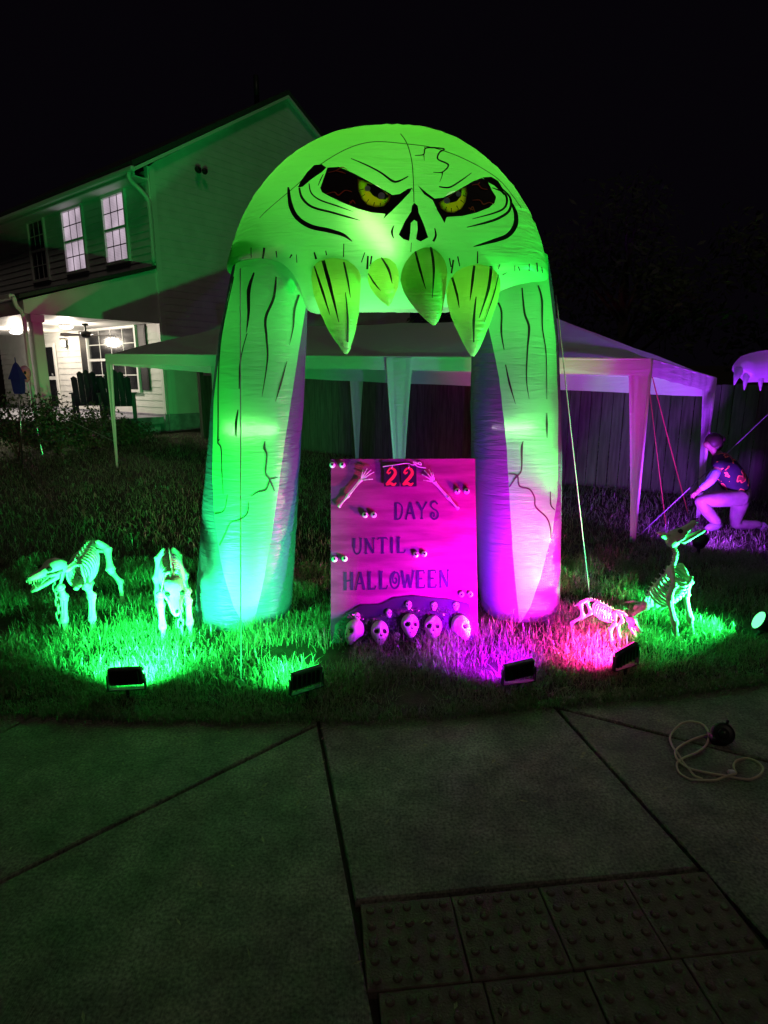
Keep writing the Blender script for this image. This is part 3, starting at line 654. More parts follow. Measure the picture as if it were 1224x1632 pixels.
# ------------------------------------------------------------------ trees behind the fence
def tree(x, y, h_, w_, lab, seed, nleaf=2600):
    r_ = random.Random(seed); p = Vector((x, y, gz(y))); t = thing('tree', lab, 'tree', p, 'trees beyond the fence')
    b = MB(); b.tube(smooth_path([p, p + Vector((.1, 0, h_ * .3)), p + Vector((-.05, .1, h_ * .6)), p + Vector((.1, 0, h_ * .9))]), list(np.linspace(.2, .03, 19)), 8)
    cs = []
    for k in range(9):
        a = k * 2.4; z = h_ * r_.uniform(.35, .8); q = p + Vector((math.cos(a) * w_ * .35, math.sin(a) * w_ * .35, z + h_ * .12)); b.tube([p + Vector((0, 0, z * .8)), q], [.06, .015], 6); cs.append(q)
    b.build('trunk', M['bark'], t, True)
    b = MB()
    for k, q in enumerate(cs + [p + Vector((0, 0, h_ * .9))]): leafball(b, q, (w_ * .3, w_ * .3, h_ * .16), nleaf // 10, .09, seed * 20 + k)
    b.build('crown', M['leaf'], t)
tree(5.2, 13.5, 5.2, 3.2, 'dark leafy tree beyond the fence behind the canopy end', 3); tree(7.8, 11.5, 4.6, 3.2, 'dark leafy tree at the picture edge above the crouching person', 5)
tree(2.6, 16.5, 5.5, 3.4, 'dim tree far behind the right canopy slope', 8); tree(-12.5, 16, 6.5, 3.5, 'dim tree past the far end of the house', 11)

# ------------------------------------------------------------------ inflatable arch
YL, YR = G(400, 1012).y + .30, G(828, 997).y + .30
YH = (YL + YR) / 2
arch = thing('inflatable_arch', 'huge green glowing inflatable skull archway with fang legs', 'inflatable', (0, YH, 0))
print('arch Y', YL, YR)
class Surf:
    def __init__(s): s.v = []; s.f = []
    def add(s, mb):
        o = len(s.v); s.v += [tuple(p) for p in mb.v]; s.f += [tuple(i + o for i in f) for f in mb.f]
    def bvh(s): return BVHTree.FromPolygons(s.v, s.f)
SF = Surf()
head_px = [(363, 440), (366, 425), (374, 398), (386, 362), (402, 330), (425, 297), (455, 265), (490, 240), (530, 221), (575, 211), (625, 208), (670, 211), (710, 222), (750, 243), (785, 272), (815, 305), (840, 345), (858, 388), (867, 430), (872, 457), (860, 459), (835, 463), (800, 472), (765, 486), (735, 496), (690, 498), (620, 497), (550, 497), (512, 500), (493, 500), (484, 488), (474, 472), (452, 454), (425, 444), (395, 438)]
def interp_cols(rows):
    a = np.array(rows, float); return lambda v: (float(np.interp(v, a[:, 0], a[:, 1])), float(np.interp(v, a[:, 0], a[:, 2])))
outl = [aty(u, v, YH) for u, v in head_px]
# resample
cl = outl + [outl[0]]; seg = [0]
for i in range(len(outl)): seg.append(seg[-1] + (cl[i + 1] - cl[i]).length)
NO = 150; res = []
for k in range(NO):
    s = seg[-1] * k / NO; i = max(j for j in range(len(outl)) if seg[j] <= s + 1e-9); tt = (s - seg[i]) / max(seg[i + 1] - seg[i], 1e-6); res.append(cl[i].lerp(cl[i + 1], tt))
for _ in range(2): res = [(res[i - 1] + res[i] * 2 + res[(i + 1) % NO]) / 4 for i in range(NO)]
ctr = aty(622, 375, YH); T_, R_ = .40, .30
tl = [1 - (i / 16) ** 1.6 for i in range(17)]; tl = [max(t_, .004) for t_ in tl]
tl = [1, .994, .98, .96, .935, .9, .86, .81, .75, .68, .6, .5, .4, .3, .2, .1, .005]
def hdepth(p, t_):
    d_ = (1 - t_) * (p - ctr).length; k = min(d_ / R_, 1); return T_ * math.sqrt(max(0, 1 - (1 - k) ** 2)) + .1 * (1 - t_ * t_)
rf_ = []
for side in (-1, 1):
    rr = []
    for t_ in tl:
        rr.append([ctr + (p - ctr) * t_ + Vector((0, side * hdepth(p, t_), 0)) for p in res])
    rf_.append(rr)
hm = MB(); rings = list(reversed(rf_[0])) + rf_[1][1:]
# puckers along the rim
for k, rg in enumerate(rings):
    tcur = (tl[::-1] + tl[1:])[k]
    if .8 < tcur < .999:
        for i, p in enumerate(rg):
            rg[i] = p + (p - ctr).normalized() * (.006 * noise.noise((i * .9, 3, 0)))
hm.loft(rings, True); SF.add(hm)
head = hm.build('head', M['head'], arch, True)
# legs
def leg(Yc, rows, pl, pr, left):
    ic = interp_cols(rows); L1 = np.array(pl, float); L2 = np.array(pr, float)
    v0, v1 = rows[0][0], rows[-1][0]; zt_ = aty(600, v0, Yc).z
    NZ = 44; zs = [0, .03, .08] + list(np.linspace(.14, zt_, NZ)); tubes = MB(); panel = MB(); rT = []; rP = []
    for iz, z in enumerate(zs):
        lo_, hi_ = 300, 1100
        for _ in range(40):
            mid = (lo_ + hi_) / 2
            if aty(600, mid, Yc).z > z: lo_ = mid
            else: hi_ = mid
        v = min(max(lo_, v0), v1); xl, xr = ic(v); pL = aty(xl, lo_, Yc).x; pR = aty(xr, lo_, Yc).x; cx = (pL + pR) / 2; a = (pR - pL) / 2 * .985; bdep = .30
        if iz == 0: a *= .93; bdep *= .93
        a *= 1 + .012 * noise.noise((z * 9, Yc, 1)); e_ = 2 / 2.5
        def pt(ph):
            s_, c_ = math.sin(ph), math.cos(ph)
            return Vector((cx + a * math.copysign(abs(s_) ** e_, s_), Yc - bdep * math.copysign(abs(c_) ** e_, c_), z))
        phs = np.linspace(-1.9, 1.9, 381); uv = [proj(pt(p_)) for p_ in phs]
        us = [q[0] for q in uv]; iL = int(np.argmin(us)); iR = int(np.argmax(us))
        if uv[190][1] > L1[-1, 0] - .5: fL = fR = None
        else:
            fL = next((phs[i] for i in range(iL, iR) if us[i] > np.interp(uv[i][1], L1[:, 0], L1[:, 1])), phs[iL]); fR = next((phs[i] for i in range(iR, iL, -1) if us[i] < np.interp(uv[i][1], L2[:, 0], L2[:, 1])), phs[iR])
            if fR <= fL: fL = fR = None
        if fL is None:
            tip = float(np.interp(0, [0, 1], [0, 1])); tu = L1[-1, 1]; i = int(np.argmin([abs(q - tu) if abs(ph_) < 1.3 else 1e9 for q, ph_ in zip(us, phs)])); fL = fR = phs[i]
        NPn, NT = 22, 34
        rP.append([pt(fL + (fR - fL) * i / NPn) for i in range(NPn + 1)])
        rT.append([pt(fR + (2 * math.pi - (fR - fL)) * i / NT) for i in range(NT + 1)])
    tubes.loft(rT, False, closed=False); panel.loft(rP, False, closed=False); SF.add(tubes); SF.add(panel)
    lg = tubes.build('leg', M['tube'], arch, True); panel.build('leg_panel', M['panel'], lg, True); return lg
leg(YL, [(395, 385, 494), (440, 372, 492), (540, 352, 488), (640, 340, 484), (720, 334, 479), (800, 326, 475), (900, 319, 469), (985, 314, 463)],
    [(395, 378), (430, 374), (480, 362), (560, 350), (640, 340), (760, 338), (830, 342), (900, 352), (970, 372), (1010, 399)], [(430, 491), (480, 489), (600, 470), (700, 455), (800, 441), (870, 430), (940, 418), (1010, 400)], True)
leg(YR, [(415, 775, 868), (440, 770, 873), (500, 760, 882), (560, 752, 887), (650, 750, 891), (750, 752, 892), (850, 757, 891), (930, 762, 889), (972, 768, 887)],
    [(430, 765), (500, 772), (520, 778), (600, 795), (700, 806), (800, 812), (900, 818), (995, 828)], [(440, 874), (540, 886), (650, 890), (790, 889), (850, 880), (920, 862), (970, 845), (995, 829)], False)
# teeth
def tooth(rows, Yf, tipv):
    ic = interp_cols(rows); rg = []; n = len(rows)
    vs_ = np.linspace(rows[0][0], rows[-1][0], 22)
    for v in vs_:
        xl, xr = ic(v); y = Yf - .02 * (v - vs_[0]) / (vs_[-1] - vs_[0]); a0, a1 = aty(xl, v, y), aty(xr, v, y); c_ = (a0 + a1) / 2; r_ = max((a1 - a0).length / 2, .002)
        rg.append([c_ + Vector((r_ * math.cos(t_), -r_ * .78 * math.sin(t_), 0)) for t_ in [2 * math.pi * k / 28 for k in range(28)]])
    m = MB(); m.loft(rg); SF.add(m); return m.build('tooth', M['tooth'], arch, True)
yt = YH - T_ - .02
tooth([(410, 528, 540), (413, 518, 552), (418, 506, 562), (426, 499, 570), (436, 496, 575), (452, 497, 575), (470, 500, 574), (500, 511, 572), (530, 525, 566), (550, 539, 560), (558, 544, 558), (564, 549, 554)], yt, 564)
tooth([(410, 608, 614), (413, 600, 622), (420, 592, 630), (432, 587, 635), (446, 586, 636), (458, 590, 634), (470, 598, 629), (480, 608, 625), (486, 616, 622), (488, 618, 620)], yt - .03, 488)
tooth([(393, 676, 684), (397, 668, 692), (405, 656, 702), (418, 646, 710), (432, 640, 713), (448, 638, 712), (465, 643, 710), (480, 652, 708), (495, 664, 705), (508, 676, 701), (515, 685, 697), (518, 689, 694)], yt - .04, 518)
tooth([(421, 755, 766), (424, 742, 777), (430, 730, 787), (438, 721, 794), (448, 716, 797), (462, 711, 797), (480, 712, 793), (500, 717, 786), (520, 725, 779), (545, 737, 769), (558, 744, 763), (568, 751, 756)], yt, 568)
for u, v in ((536, 470), (612, 445), (678, 440), (756, 475)):  # lamps added in the teeth, standing for light passing down from the head
    o_ = bpy.data.lights.new('inner_light', 'POINT'); o_.energy = .9; o_.color = (.55, 1, .25); o_.shadow_soft_size = .03; o2 = bpy.data.objects.new('inner_light', o_); C.objects.link(o2); o2.location = aty(u, v, yt)
BV = SF.bvh()
def cast(u, v, lift):
    r = ray(u, v).normalized(); h_ = BV.ray_cast(CAM, r, 12)
    if h_[0] is None: return None
    n = h_[1]; n = -n if n.dot(r) > 0 else n
    return h_[0] + n * lift
def polyline(pts, ws, step=2.5):
    P_ = smooth_path([Vector((a, b_, 0)) for a, b_ in pts], sub=10); 
    wv = np.interp(np.linspace(0, len(ws) - 1, len(P_)), range(len(ws)), ws); L_ = []; R2 = []
    for i, p in enumerate(P_):
        d_ = (P_[min(i + 1, len(P_) - 1)] - P_[max(i - 1, 0)]); d_ = d_.normalized() if d_.length > 0 else Vector((1, 0, 0)); n_ = Vector((-d_.y, d_.x, 0)); L_.append(p + n_ * wv[i] / 2); R2.append(p - n_ * wv[i] / 2)
    return L_, R2
def dstroke(mb, pts, ws, lift=.004):
    L_, R2 = polyline(pts, ws); last = None
    for a, b_ in zip(L_, R2):
        p, q = cast(a.x, a.y, lift), cast(b_.x, b_.y, lift)
        if p is None or q is None: last = None; continue
        if last is not None and (p - last[0]).length < .12 and (q - last[1]).length < .12: mb.add([last[0], last[1], q, p], [(0, 1, 2, 3)])
        last = (p, q)
def inpoly(P_, q):
    c_ = False; n = len(P_)
    for i in range(n):
        (ax, ay), (bx, by) = P_[i], P_[(i + 1) % n]
        if (ay > q.y) != (by > q.y) and q.x < (bx - ax) * (q.y - ay) / (by - ay) + ax: c_ = not c_
    return c_
def dfill(mb, pts, lift=.004, grid=7.0, hole=None):
    P_ = [Vector(p) for p in pts]; n = len(P_); dense = []
    for i in range(n):
        a, b_ = P_[i], P_[(i + 1) % n]; k = max(1, int((b_ - a).length / grid)); dense += [a.lerp(b_, j / k) for j in range(k)]
    n = len(dense); vs_ = list(dense)
    def inside(q):
        c_ = False
        for i in range(n):
            a, b_ = dense[i], dense[(i + 1) % n]
            if (a.y > q.y) != (b_.y > q.y) and q.x < (b_.x - a.x) * (q.y - a.y) / (b_.y - a.y) + a.x: c_ = not c_
        return c_
    x0, x1 = min(p.x for p in dense), max(p.x for p in dense); y0, y1 = min(p.y for p in dense), max(p.y for p in dense)
    for x in np.arange(x0 + grid / 2, x1, grid):
        for y in np.arange(y0 + grid / 2, y1, grid):
            q = Vector((x, y))
            if inside(q): vs_.append(q)
    r_ = delaunay_2d_cdt(vs_, [(i, (i + 1) % n) for i in range(n)], [], 0, 1e-4)
    vv, ff = r_[0], r_[2]; ps = [cast(p.x, p.y, lift) for p in vv]; o = len(mb.v); keep = []
    for f in ff:
        c_ = sum((vv[i] for i in f), Vector((0, 0))) / len(f)
        if hole and inpoly(hole, c_): continue
        if inside(c_) and all(ps[i] is not None for i in f): keep.append(f)
    mb.add([p or CAM for p in ps], keep)
def K1(*pts): return [(350 + x / 2.1857, 190 + y / 2.1857) for x, y in pts]
def K2(*pts): return [(300 + x / 2.55, 400 + y / 2.55) for x, y in pts]
def K3(*pts): return [(620 + x / 2.55, 400 + y / 2.55) for x, y in pts]
S1 = lambda *w_: [q / 2.1857 for q in w_]
S2 = lambda *w_: [q / 2.3 for q in w_]
def smooth_closed(pts, sub=4):
    pts = [Vector((a, b_, 0)) for a, b_ in pts]; n = len(pts); out = []
    for i in range(n):
        p0, p1, p2, p3 = pts[i - 1], pts[i], pts[(i + 1) % n], pts[(i + 2) % n]
        for k in range(sub):
            t_ = k / sub; q = .5 * ((2 * p1) + (p2 - p0) * t_ + (2 * p0 - 5 * p1 + 4 * p2 - p3) * t_ * t_ + (3 * p1 - p0 - 3 * p2 + p3) * t_ ** 3); out.append((q.x, q.y))
    return out
M['iris'] = fabric('yellow_print', [(0, (.9, .55, .01)), (1, (.9, .55, .01))], 0, 2, .6, .05); M['vein'] = mat('red_print', (.95, .16, .05), .5); M['hl'] = mat('pale_print', (.5, .85, .75), .5)
M['eye_dark'] = mat('eye_print', (.012, .006, .006), .5)
def circle(cx, cy_, r, n=18, ry=None): return [(cx + r * math.cos(2 * math.pi * k / n), cy_ + (ry or r) * math.sin(2 * math.pi * k / n)) for k in range(n)]
IRIS_AT = []
def eye(black, lid, iris, pupil, hls, veins, ticks):
    ic_ = K1(*iris); mx, my = sum(q[0] for q in ic_) / len(ic_), sum(q[1] for q in ic_) / len(ic_); shr = [(mx + (x - mx) * .86, my + (y - my) * .86) for x, y in ic_]
    IRIS_AT.append(cast(mx, my, 0)); b = MB(); dfill(b, K1(*black), .004, 3.2, shr); dfill(b, K1(*lid), .0035); e_ = b.build('eye_print', M['eye_dark'], arch)
    b = MB(); dfill(b, K1(*iris), .008, 5); b.build('iris_print', M['iris'], e_)
    b = MB(); dfill(b, K1(*pupil), .012, 5)
    for tk in ticks: dstroke(b, K1(*tk), S1(1, 3.5), .0125)
    b.build('pupil_print', M['print_black'], e_)
    for h_ in hls: b = MB(); dfill(b, K1(*circle(*h_)), .016, 4); b.build('highlight_print', M['hl'], e_)
    b = MB()
    for v_ in veins: dstroke(b, K1(*v_), S1(2, 4.5, 2), .009)
    b.build('vein_print', M['vein'], e_)
def arc(cx, cy_, r, a0, a1, n=12): return [(cx + r * math.cos(R(a0 + (a1 - a0) * k / n)), cy_ - r * math.sin(R(a0 + (a1 - a0) * k / n))) for k in range(n + 1)]
eye([(376, 170), (364, 205), (351, 240), (357, 255), (380, 268), (430, 292), (480, 312), (530, 326), (578, 330), (570, 348), (602, 318), (632, 288), (662, 256), (669, 241), (656, 243), (628, 261), (602, 265), (562, 242), (512, 213), (462, 187), (415, 167)],
    [(372, 169), (356, 158), (330, 161), (305, 186), (285, 214), (273, 238), (290, 236), (318, 212), (340, 196), (356, 186)],
    [(481, 209), (482, 245), (494, 278), (516, 300), (545, 309), (572, 304), (590, 288), (597, 268), (560, 246), (520, 222)],
    [(512, 226), (518, 248), (534, 268), (556, 280), (578, 282), (590, 270), (560, 246), (535, 232)],
    [(516, 245, 10), (564, 270, 12)], [[(380, 188), (405, 182), (428, 170), (446, 180)], [(405, 182), (425, 186), (440, 192)], [(372, 262), (400, 256), (415, 266), (438, 250), (462, 255)], [(452, 299), (464, 285), (473, 296)], [(452, 288), (462, 294)]],
    [[(486, 250), (502, 246)], [(492, 275), (506, 265)], [(510, 296), (520, 282)], [(535, 306), (540, 292)], [(560, 306), (560, 294)], [(583, 295), (575, 288)]])
eye([(690, 231), (712, 262), (742, 283), (758, 318), (783, 362), (791, 341), (845, 338), (895, 326), (938, 309), (957, 292), (962, 272), (948, 250), (932, 216), (912, 206), (880, 218), (850, 236), (815, 256), (778, 274), (748, 277), (722, 258)],
    [(914, 204), (945, 202), (968, 216), (986, 244), (990, 268), (975, 250), (955, 232), (936, 222)],
    [(859, 236), (862, 262), (856, 290), (840, 314), (815, 328), (790, 326), (770, 312), (762, 293), (795, 272), (830, 250)],
    [(842, 246), (840, 270), (825, 288), (802, 294), (788, 282), (812, 262)],
    [(830, 264, 9), (790, 287, 11)], [[(878, 232), (898, 230), (912, 243), (932, 247)], [(898, 230), (905, 222)], [(880, 284), (905, 284), (918, 298), (938, 292), (956, 299)], [(872, 319), (880, 307), (888, 326)], [(866, 310), (882, 318)]],
    [[(858, 272), (846, 268)], [(850, 295), (838, 284)], [(832, 318), (824, 304)], [(806, 327), (806, 312)], [(784, 321), (790, 308)]])
nt = M['head'].node_tree; N = nt.nodes; L = nt.links; geo = N.new('ShaderNodeNewGeometry'); base = next(n for n in N if n.type == 'VALTORGB').outputs[0]; mask = None
for q in IRIS_AT:      # undyed cloth inside the printed irises
    vd = N.new('ShaderNodeVectorMath'); vd.operation = 'DISTANCE'; vd.inputs[1].default_value = q; L.new(geo.outputs['Position'], vd.inputs[0])
    lt = N.new('ShaderNodeMath'); lt.operation = 'LESS_THAN'; lt.inputs[1].default_value = .06; L.new(vd.outputs['Value'], lt.inputs[0])
    if mask is None: mask = lt.outputs[0]
    else: mx_ = N.new('ShaderNodeMath'); mx_.operation = 'MAXIMUM'; L.new(mask, mx_.inputs[0]); L.new(lt.outputs[0], mx_.inputs[1]); mask = mx_.outputs[0]
mixc = N.new('ShaderNodeMix'); mixc.data_type = 'RGBA'; L.new(mask, mixc.inputs[0]); L.new(base, mixc.inputs[6]); mixc.inputs[7].default_value = (.92, .9, .85, 1)
for n in list(N):
    if n.type in ('BSDF_DIFFUSE', 'BSDF_TRANSLUCENT'): L.new(mixc.outputs[2], n.inputs[0])
b = MB(); dfill(b, K1((678, 292), (670, 302), (668, 322), (646, 355), (624, 402), (640, 418), (660, 424), (664, 395), (666, 362), (678, 351), (688, 358), (690, 385), (684, 418), (700, 426), (726, 412), (712, 370), (693, 325), (690, 303)), .004, 5)
dstroke(b, K1((608, 370), (600, 392), (606, 415)), S1(2, 8, 3)); dstroke(b, K1((749, 380), (753, 405), (744, 426)), S1(3, 7, 8)); b.build('nose_print', M['print_black'], arch)
b = MB()
for pts, ws in (
    (((240, 238), (248, 300), (272, 345), (320, 375), (380, 388), (430, 403), (462, 426)), (6, 16, 16, 16, 15, 12, 2)), (((278, 240), (288, 275), (322, 306), (390, 325), (450, 342), (489, 353)), (6, 9, 8, 7, 6, 2)), (((312, 225), (320, 258), (350, 282), (410, 303), (466, 323)), (3, 5, 5, 5, 1)),
    (((344, 232), (352, 212), (362, 192)), (2, 4, 2)),
    (((948, 240), (984, 255), (999, 276), (993, 307), (960, 326), (880, 348)), (3, 6, 8, 7, 6, 2)), (((970, 232), (1010, 275), (1008, 318), (974, 344), (930, 360), (861, 377)), (3, 7, 9, 9, 8, 2)), (((1014, 290), (1030, 330), (1028, 372), (1002, 406), (955, 424), (884, 444)), (5, 14, 17, 16, 14, 2)),
    (((458, 138), (510, 160), (560, 186), (602, 216), (625, 216), (657, 200)), (2, 5, 6, 8, 6, 3)), (((764, 236), (800, 238), (840, 215), (877, 188)), (4, 6, 5, 2)), ((( 668, 240), (672, 246)), (3, 2)),
    (((680, 128), (710, 124), (716, 104), (745, 101), (782, 106), (766, 117), (760, 140), (796, 160), (776, 185), (744, 186)), (2, 4, 5, 5, 4, 6, 5, 6, 4, 2)), (((711, 122), (713, 146)), (4, 1)), (((776, 183), (774, 200), (766, 220)), (5, 3, 1)), (((716, 104), (712, 98)), (4, 1)), (((745, 101), (780, 104)), (3, 3))):
    b = MB(); dstroke(b, K1(*pts), S1(*ws)); b.build('face_line_print', M['print_black'], arch)
b = MB()
for pts, ws in ((((111, 448), (110, 480)), (3, 3)), (((156, 448), (150, 486)), (7, 6)), (((197, 458), (200, 480)), (4, 3)), (((252, 470), (245, 482)), (6, 3)), (((268, 470), (270, 498)), (2, 3)), (((330, 463), (337, 487)), (4, 7)), (((370, 458), (373, 474)), (3, 4)), (((433, 434), (432, 480)), (3, 3)),
    (((506, 464), (494, 498)), (3, 3)), (((517, 476), (514, 522)), (5, 7)), (((530, 476), (524, 512)), (5, 5)), (((800, 484), (806, 514)), (4, 4)), (((814, 490), (807, 536)), (6, 5)), (((829, 478), (836, 512)), (4, 3)), (((898, 460), (898, 502)), (3, 4)), (((976, 505), (970, 521)), (4, 2)), (((1028, 508), (1028, 528)), (2, 2)), (((1040, 512), (1046, 526)), (3, 3)), (((1078, 503), (1078, 527)), (3, 3)), (((1103, 500), (1107, 530)), (4, 4)), (((1120, 515), (1124, 535)), (3, 2)), (((985, 541), (1001, 532)), (3, 1))):
    b = MB(); dstroke(b, K1(*pts), S1(*[q * 1.1 for q in ws])); b.build('stitch_mark_print', M['print_black'], arch)
b = MB()
dstroke(b, K1((630, 52), (652, 85), (668, 140), (674, 200), (677, 290)), S1(3, 3, 3), .003); dstroke(b, K1((668, 430), (666, 462)), S1(2.5, 2.5), .003)
dstroke(b, K1((140, 345), (175, 310), (260, 238), (350, 160), (450, 102), (540, 80), (655, 88), (740, 100), (830, 130), (920, 176), (985, 225), (1050, 310)), S1(2, 2.5, 2.5, 2), .003)
b.build('seam', M['seam'], arch)
b = MB()
for pts, ws in ((((268, 88), (247, 160), (246, 250), (237, 332)), (5, 14, 10, 2)), (((240, 335), (222, 400), (210, 470), (208, 560)), (3, 4, 5, 3)), (((357, 105), (347, 190), (315, 272), (318, 350), (322, 440), (300, 592)), (5, 10, 10, 8, 6, 1)), (((448, 178), (430, 240), (425, 310), (410, 382)), (7, 8, 5, 1)), (((400, 448), (375, 540), (354, 612)), (2, 7, 1)),
    (((187, 105), (140, 330), (125, 500), (123, 700), (122, 775)), (4, 4, 4, 4, 5)), (((128, 765), (122, 780), (135, 805), (138, 900), (143, 990)), (3, 5, 4, 3, 1)), (((203, 645), (195, 700), (195, 756)), (3, 10, 3)),
    (((312, 772), (309, 800), (319, 830), (314, 900), (330, 928), (350, 976)), (2, 9, 5, 5, 6, 4)), (((362, 920), (330, 927)), (3, 5)), (((330, 930), (316, 968), (282, 980), (255, 997)), (4, 6, 5, 2)), (((245, 1018), (240, 1065), (212, 1090), (172, 1105), (150, 1150), (128, 1196)), (2, 6, 6, 5, 6, 6)), (((108, 1067), (146, 1054), (160, 990)), (6, 4, 2))):
    b = MB(); dstroke(b, K2(*pts), S2(*ws)); b.build('leg_line_print', M['print_dark'], arch)
for pts, ws in ((((540, 150), (550, 250), (568, 310), (562, 400), (558, 520), (569, 602)), (5, 8, 9, 6, 5, 1)), (((605, 140), (620, 200), (622, 310), (637, 420), (640, 602)), (5, 8, 5, 4, 2)), (((445, 210), (458, 250), (457, 330), (468, 402)), (7, 7, 7, 2)), (((474, 462), (490, 540), (514, 622)), (3, 7, 1)), (((640, 658), (640, 702), (641, 760)), (2, 8, 2)), (((545, 772), (539, 800), (537, 890), (516, 918), (489, 958)), (1, 9, 5, 7, 4)), (((485, 905), (520, 912), (530, 955), (570, 968), (590, 1000), (596, 1040), (640, 1085), (655, 1130), (656, 1166)), (3, 6, 5, 5, 5, 6, 5, 5, 3)), (((655, 978), (656, 1030), (672, 1052)), (3, 5, 3))):
    b = MB(); dstroke(b, K3(*pts), S2(*ws)); b.build('leg_line_print', M['print_dark'], arch)
b = MB()
for pts, ws in ((((332, 513), (360, 600), (386, 682)), (4, 9, 1)), (((362, 495), (385, 580), (416, 707)), (12, 12, 2)), (((432, 500), (445, 560), (455, 622)), (6, 7, 1)), (((438, 603), (445, 690), (445, 776)), (2, 7, 6)), (((520, 538), (540, 570), (562, 597)), (4, 6, 1)), (((562, 482), (588, 525), (600, 572)), (4, 9, 2)), (((683, 463), (700, 530), (718, 592)), (7, 8, 1)), (((735, 447), (745, 520), (740, 622)), (8, 9, 2)), (((812, 553), (828, 610), (836, 657)), (8, 8, 1)), (((887, 513), (880, 570), (872, 632)), (8, 9, 1)), (((945, 510), (935, 590), (903, 692)), (10, 10, 2)), (((970, 540), (950, 620), (918, 712)), (3, 5, 1)), (((893, 618), (885, 700), (885, 776)), (3, 9, 4))):
    b = MB(); dstroke(b, K1(*pts), S1(*ws), .005); b.build('tooth_line_print', M['print_dark'], arch)
# the lamps sewn inside the inflatable
IN = (.5, 1, .36)
for u, v, p_ in ((500, 330, 4), (625, 300, 4), (745, 330, 4), (600, 440, 3.5), (545, 455, 1.2), (755, 460, 1.2)): lamp('inner_light', 'POINT', aty(u, v, YH), p_, IN, .06)
for u, v, Yc, p_ in ((425, 520, YL, 2.2), (415, 690, YL, 1.4), (400, 850, YL, .7), (820, 520, YR, 4), (822, 690, YR, 3.4), (822, 850, YR, 2.8)): lamp('inner_light', 'POINT', aty(u, v, Yc), p_, IN, .06)
for u, v, Yc, dy in ((402, 684, YL, .24), (812, 681, YR, .25), (598, 372, YH, .40)):  # area lights added close behind the cloth to draw its glare streaks
    o = lamp('glare_streak_light', 'AREA', aty(u, v, Yc - dy), .5 if v > 500 else 1.1, (1, 1, .55), shape='RECTANGLE', size=.3, size_y=.006); o.rotation_euler = (Matrix.Rotation(R(-90), 3, 'X') @ Matrix.Rotation(R(0 if v > 500 else 48), 3, 'Z')).to_euler()

# ------------------------------------------------------------------ flood lights
GREEN = (.02, 1, .15); VIOLET = (.42, .0, 1); PINK = (1, .01, .36)
def flood(u, v, yaw, tilt, col, power, label, w_=.18, roll=0.0):
    p = G(u, v); p.z = .07; t = thing('flood_light', label, 'flood light', p, 'ground flood lights in front of the arch')
    Rm = Euler((0, 0, yaw)).to_matrix() @ Euler((tilt, roll, 0)).to_matrix(); c_ = p + Vector((0, 0, .085))
    # local +y is the way it shines
    b = MB(); b.box(c_, (w_, .035, .105), Rm, ch=.006)
    for k in range(6): b.box(c_ + Rm @ Vector(((k - 2.5) * w_ / 6.5, -.022, 0)), (.005, .012, .08), Rm)
    b.build('housing', M['black'], t)
    b = MB(); b.box(c_ + Rm @ Vector((0, .019, 0)), (w_ * .9, .004, .092), Rm); b.build('lens', M['lens_' + ('g' if col is GREEN else 'v' if col is VIOLET else 'p')], t)
    b = MB(); Rz = Euler((0, 0, yaw)).to_matrix()
    for s in (-1, 1): b.box(c_ + Rz @ Vector((s * (w_ / 2 + .008), 0, -.035)), (.006, .025, .09), Rz)
    b.box(c_ + Rz @ Vector((0, 0, -.078)), (w_ + .022, .03, .006), Rz); b.tube([c_ + Vector((0, 0, -.08)), p - Vector((0, 0, .15))], [.012, .003], 6); b.build('bracket', M['black'], t)
    o = lamp('flood_light_beam', 'AREA', c_ + Rm @ Vector((0, .024, 0)), power, col, shape='RECTANGLE', size=w_ * .85, size_y=.1); o.rotation_euler = (Rm @ Euler((R(90), 0, 0)).to_matrix()).to_euler()
    o.data.spread = R((125 if u < 300 else 100) if col is GREEN else 125)
    return t
M['lens_g'] = emit('green_led', GREEN, 4); M['lens_v'] = emit('violet_led', VIOLET, 4); M['lens_p'] = emit('pink_led', PINK, 4)
flood(205, 1118, R(6), R(8), GREEN, 125, 'black flood light shining green on the grass below the two big skeleton dogs')
flood(490, 1120, R(34), R(9), GREEN, 24, 'black flood light shining green in front of the left arch leg')
flood(825, 1107, R(14), R(10), VIOLET, 42, 'black flood light shining violet in front of the countdown sign', roll=R(-6))
flood(995, 1082, R(28), R(9), PINK, 88, 'black flood light shining pink below the small skeleton dog', roll=R(-12))
# round spotlights
def spotlight(u, v, n, col, power, label, lensmat, r_=.06, hgt=.14, spread=150, cone=True):
    p = G(u, v); p.z = gz(p.y) + .015; n = Vector(n).normalized(); t = thing('spotlight', label, 'spotlight', p, 'round ground spotlights')
    c_ = p + Vector((0, 0, hgt))
    b = MB(); b.tube([c_ - n * .1, c_ - n * .085, c_ - n * .03, c_], [r_ * .55, r_ * .7, r_ * .95, r_ * 1.05], 20); b.build('housing', M['black'], t, True)
    x, y = frame(n); b = MB(); b.loft([[c_ + n * h_ + (x * math.cos(a) + y * math.sin(a)) * q for a in [2 * math.pi * k / 24 for k in range(24)]] for q, h_ in ((r_ * .96, .002), (r_ * .92, .008), (r_ * .6, .018), (r_ * .02, .022))]); b.build('lens', M[lensmat], t, True)
    b = MB(); b.tube([c_ - n * .09, p + Vector((0, 0, .03)), p - Vector((0, 0, .12))], [.014, .014, .004], 8); b.build('spike', M['black'], t, True)
    o = lamp('spotlight_beam', 'AREA', c_ + n * .026, power, col, shape='DISK', size=r_ * 1.7); o.rotation_euler = (-n).to_track_quat('Z', 'Y').to_euler(); o.rotation_euler = n.to_track_quat('-Z', 'Y').to_euler(); o.data.spread = R(spread)
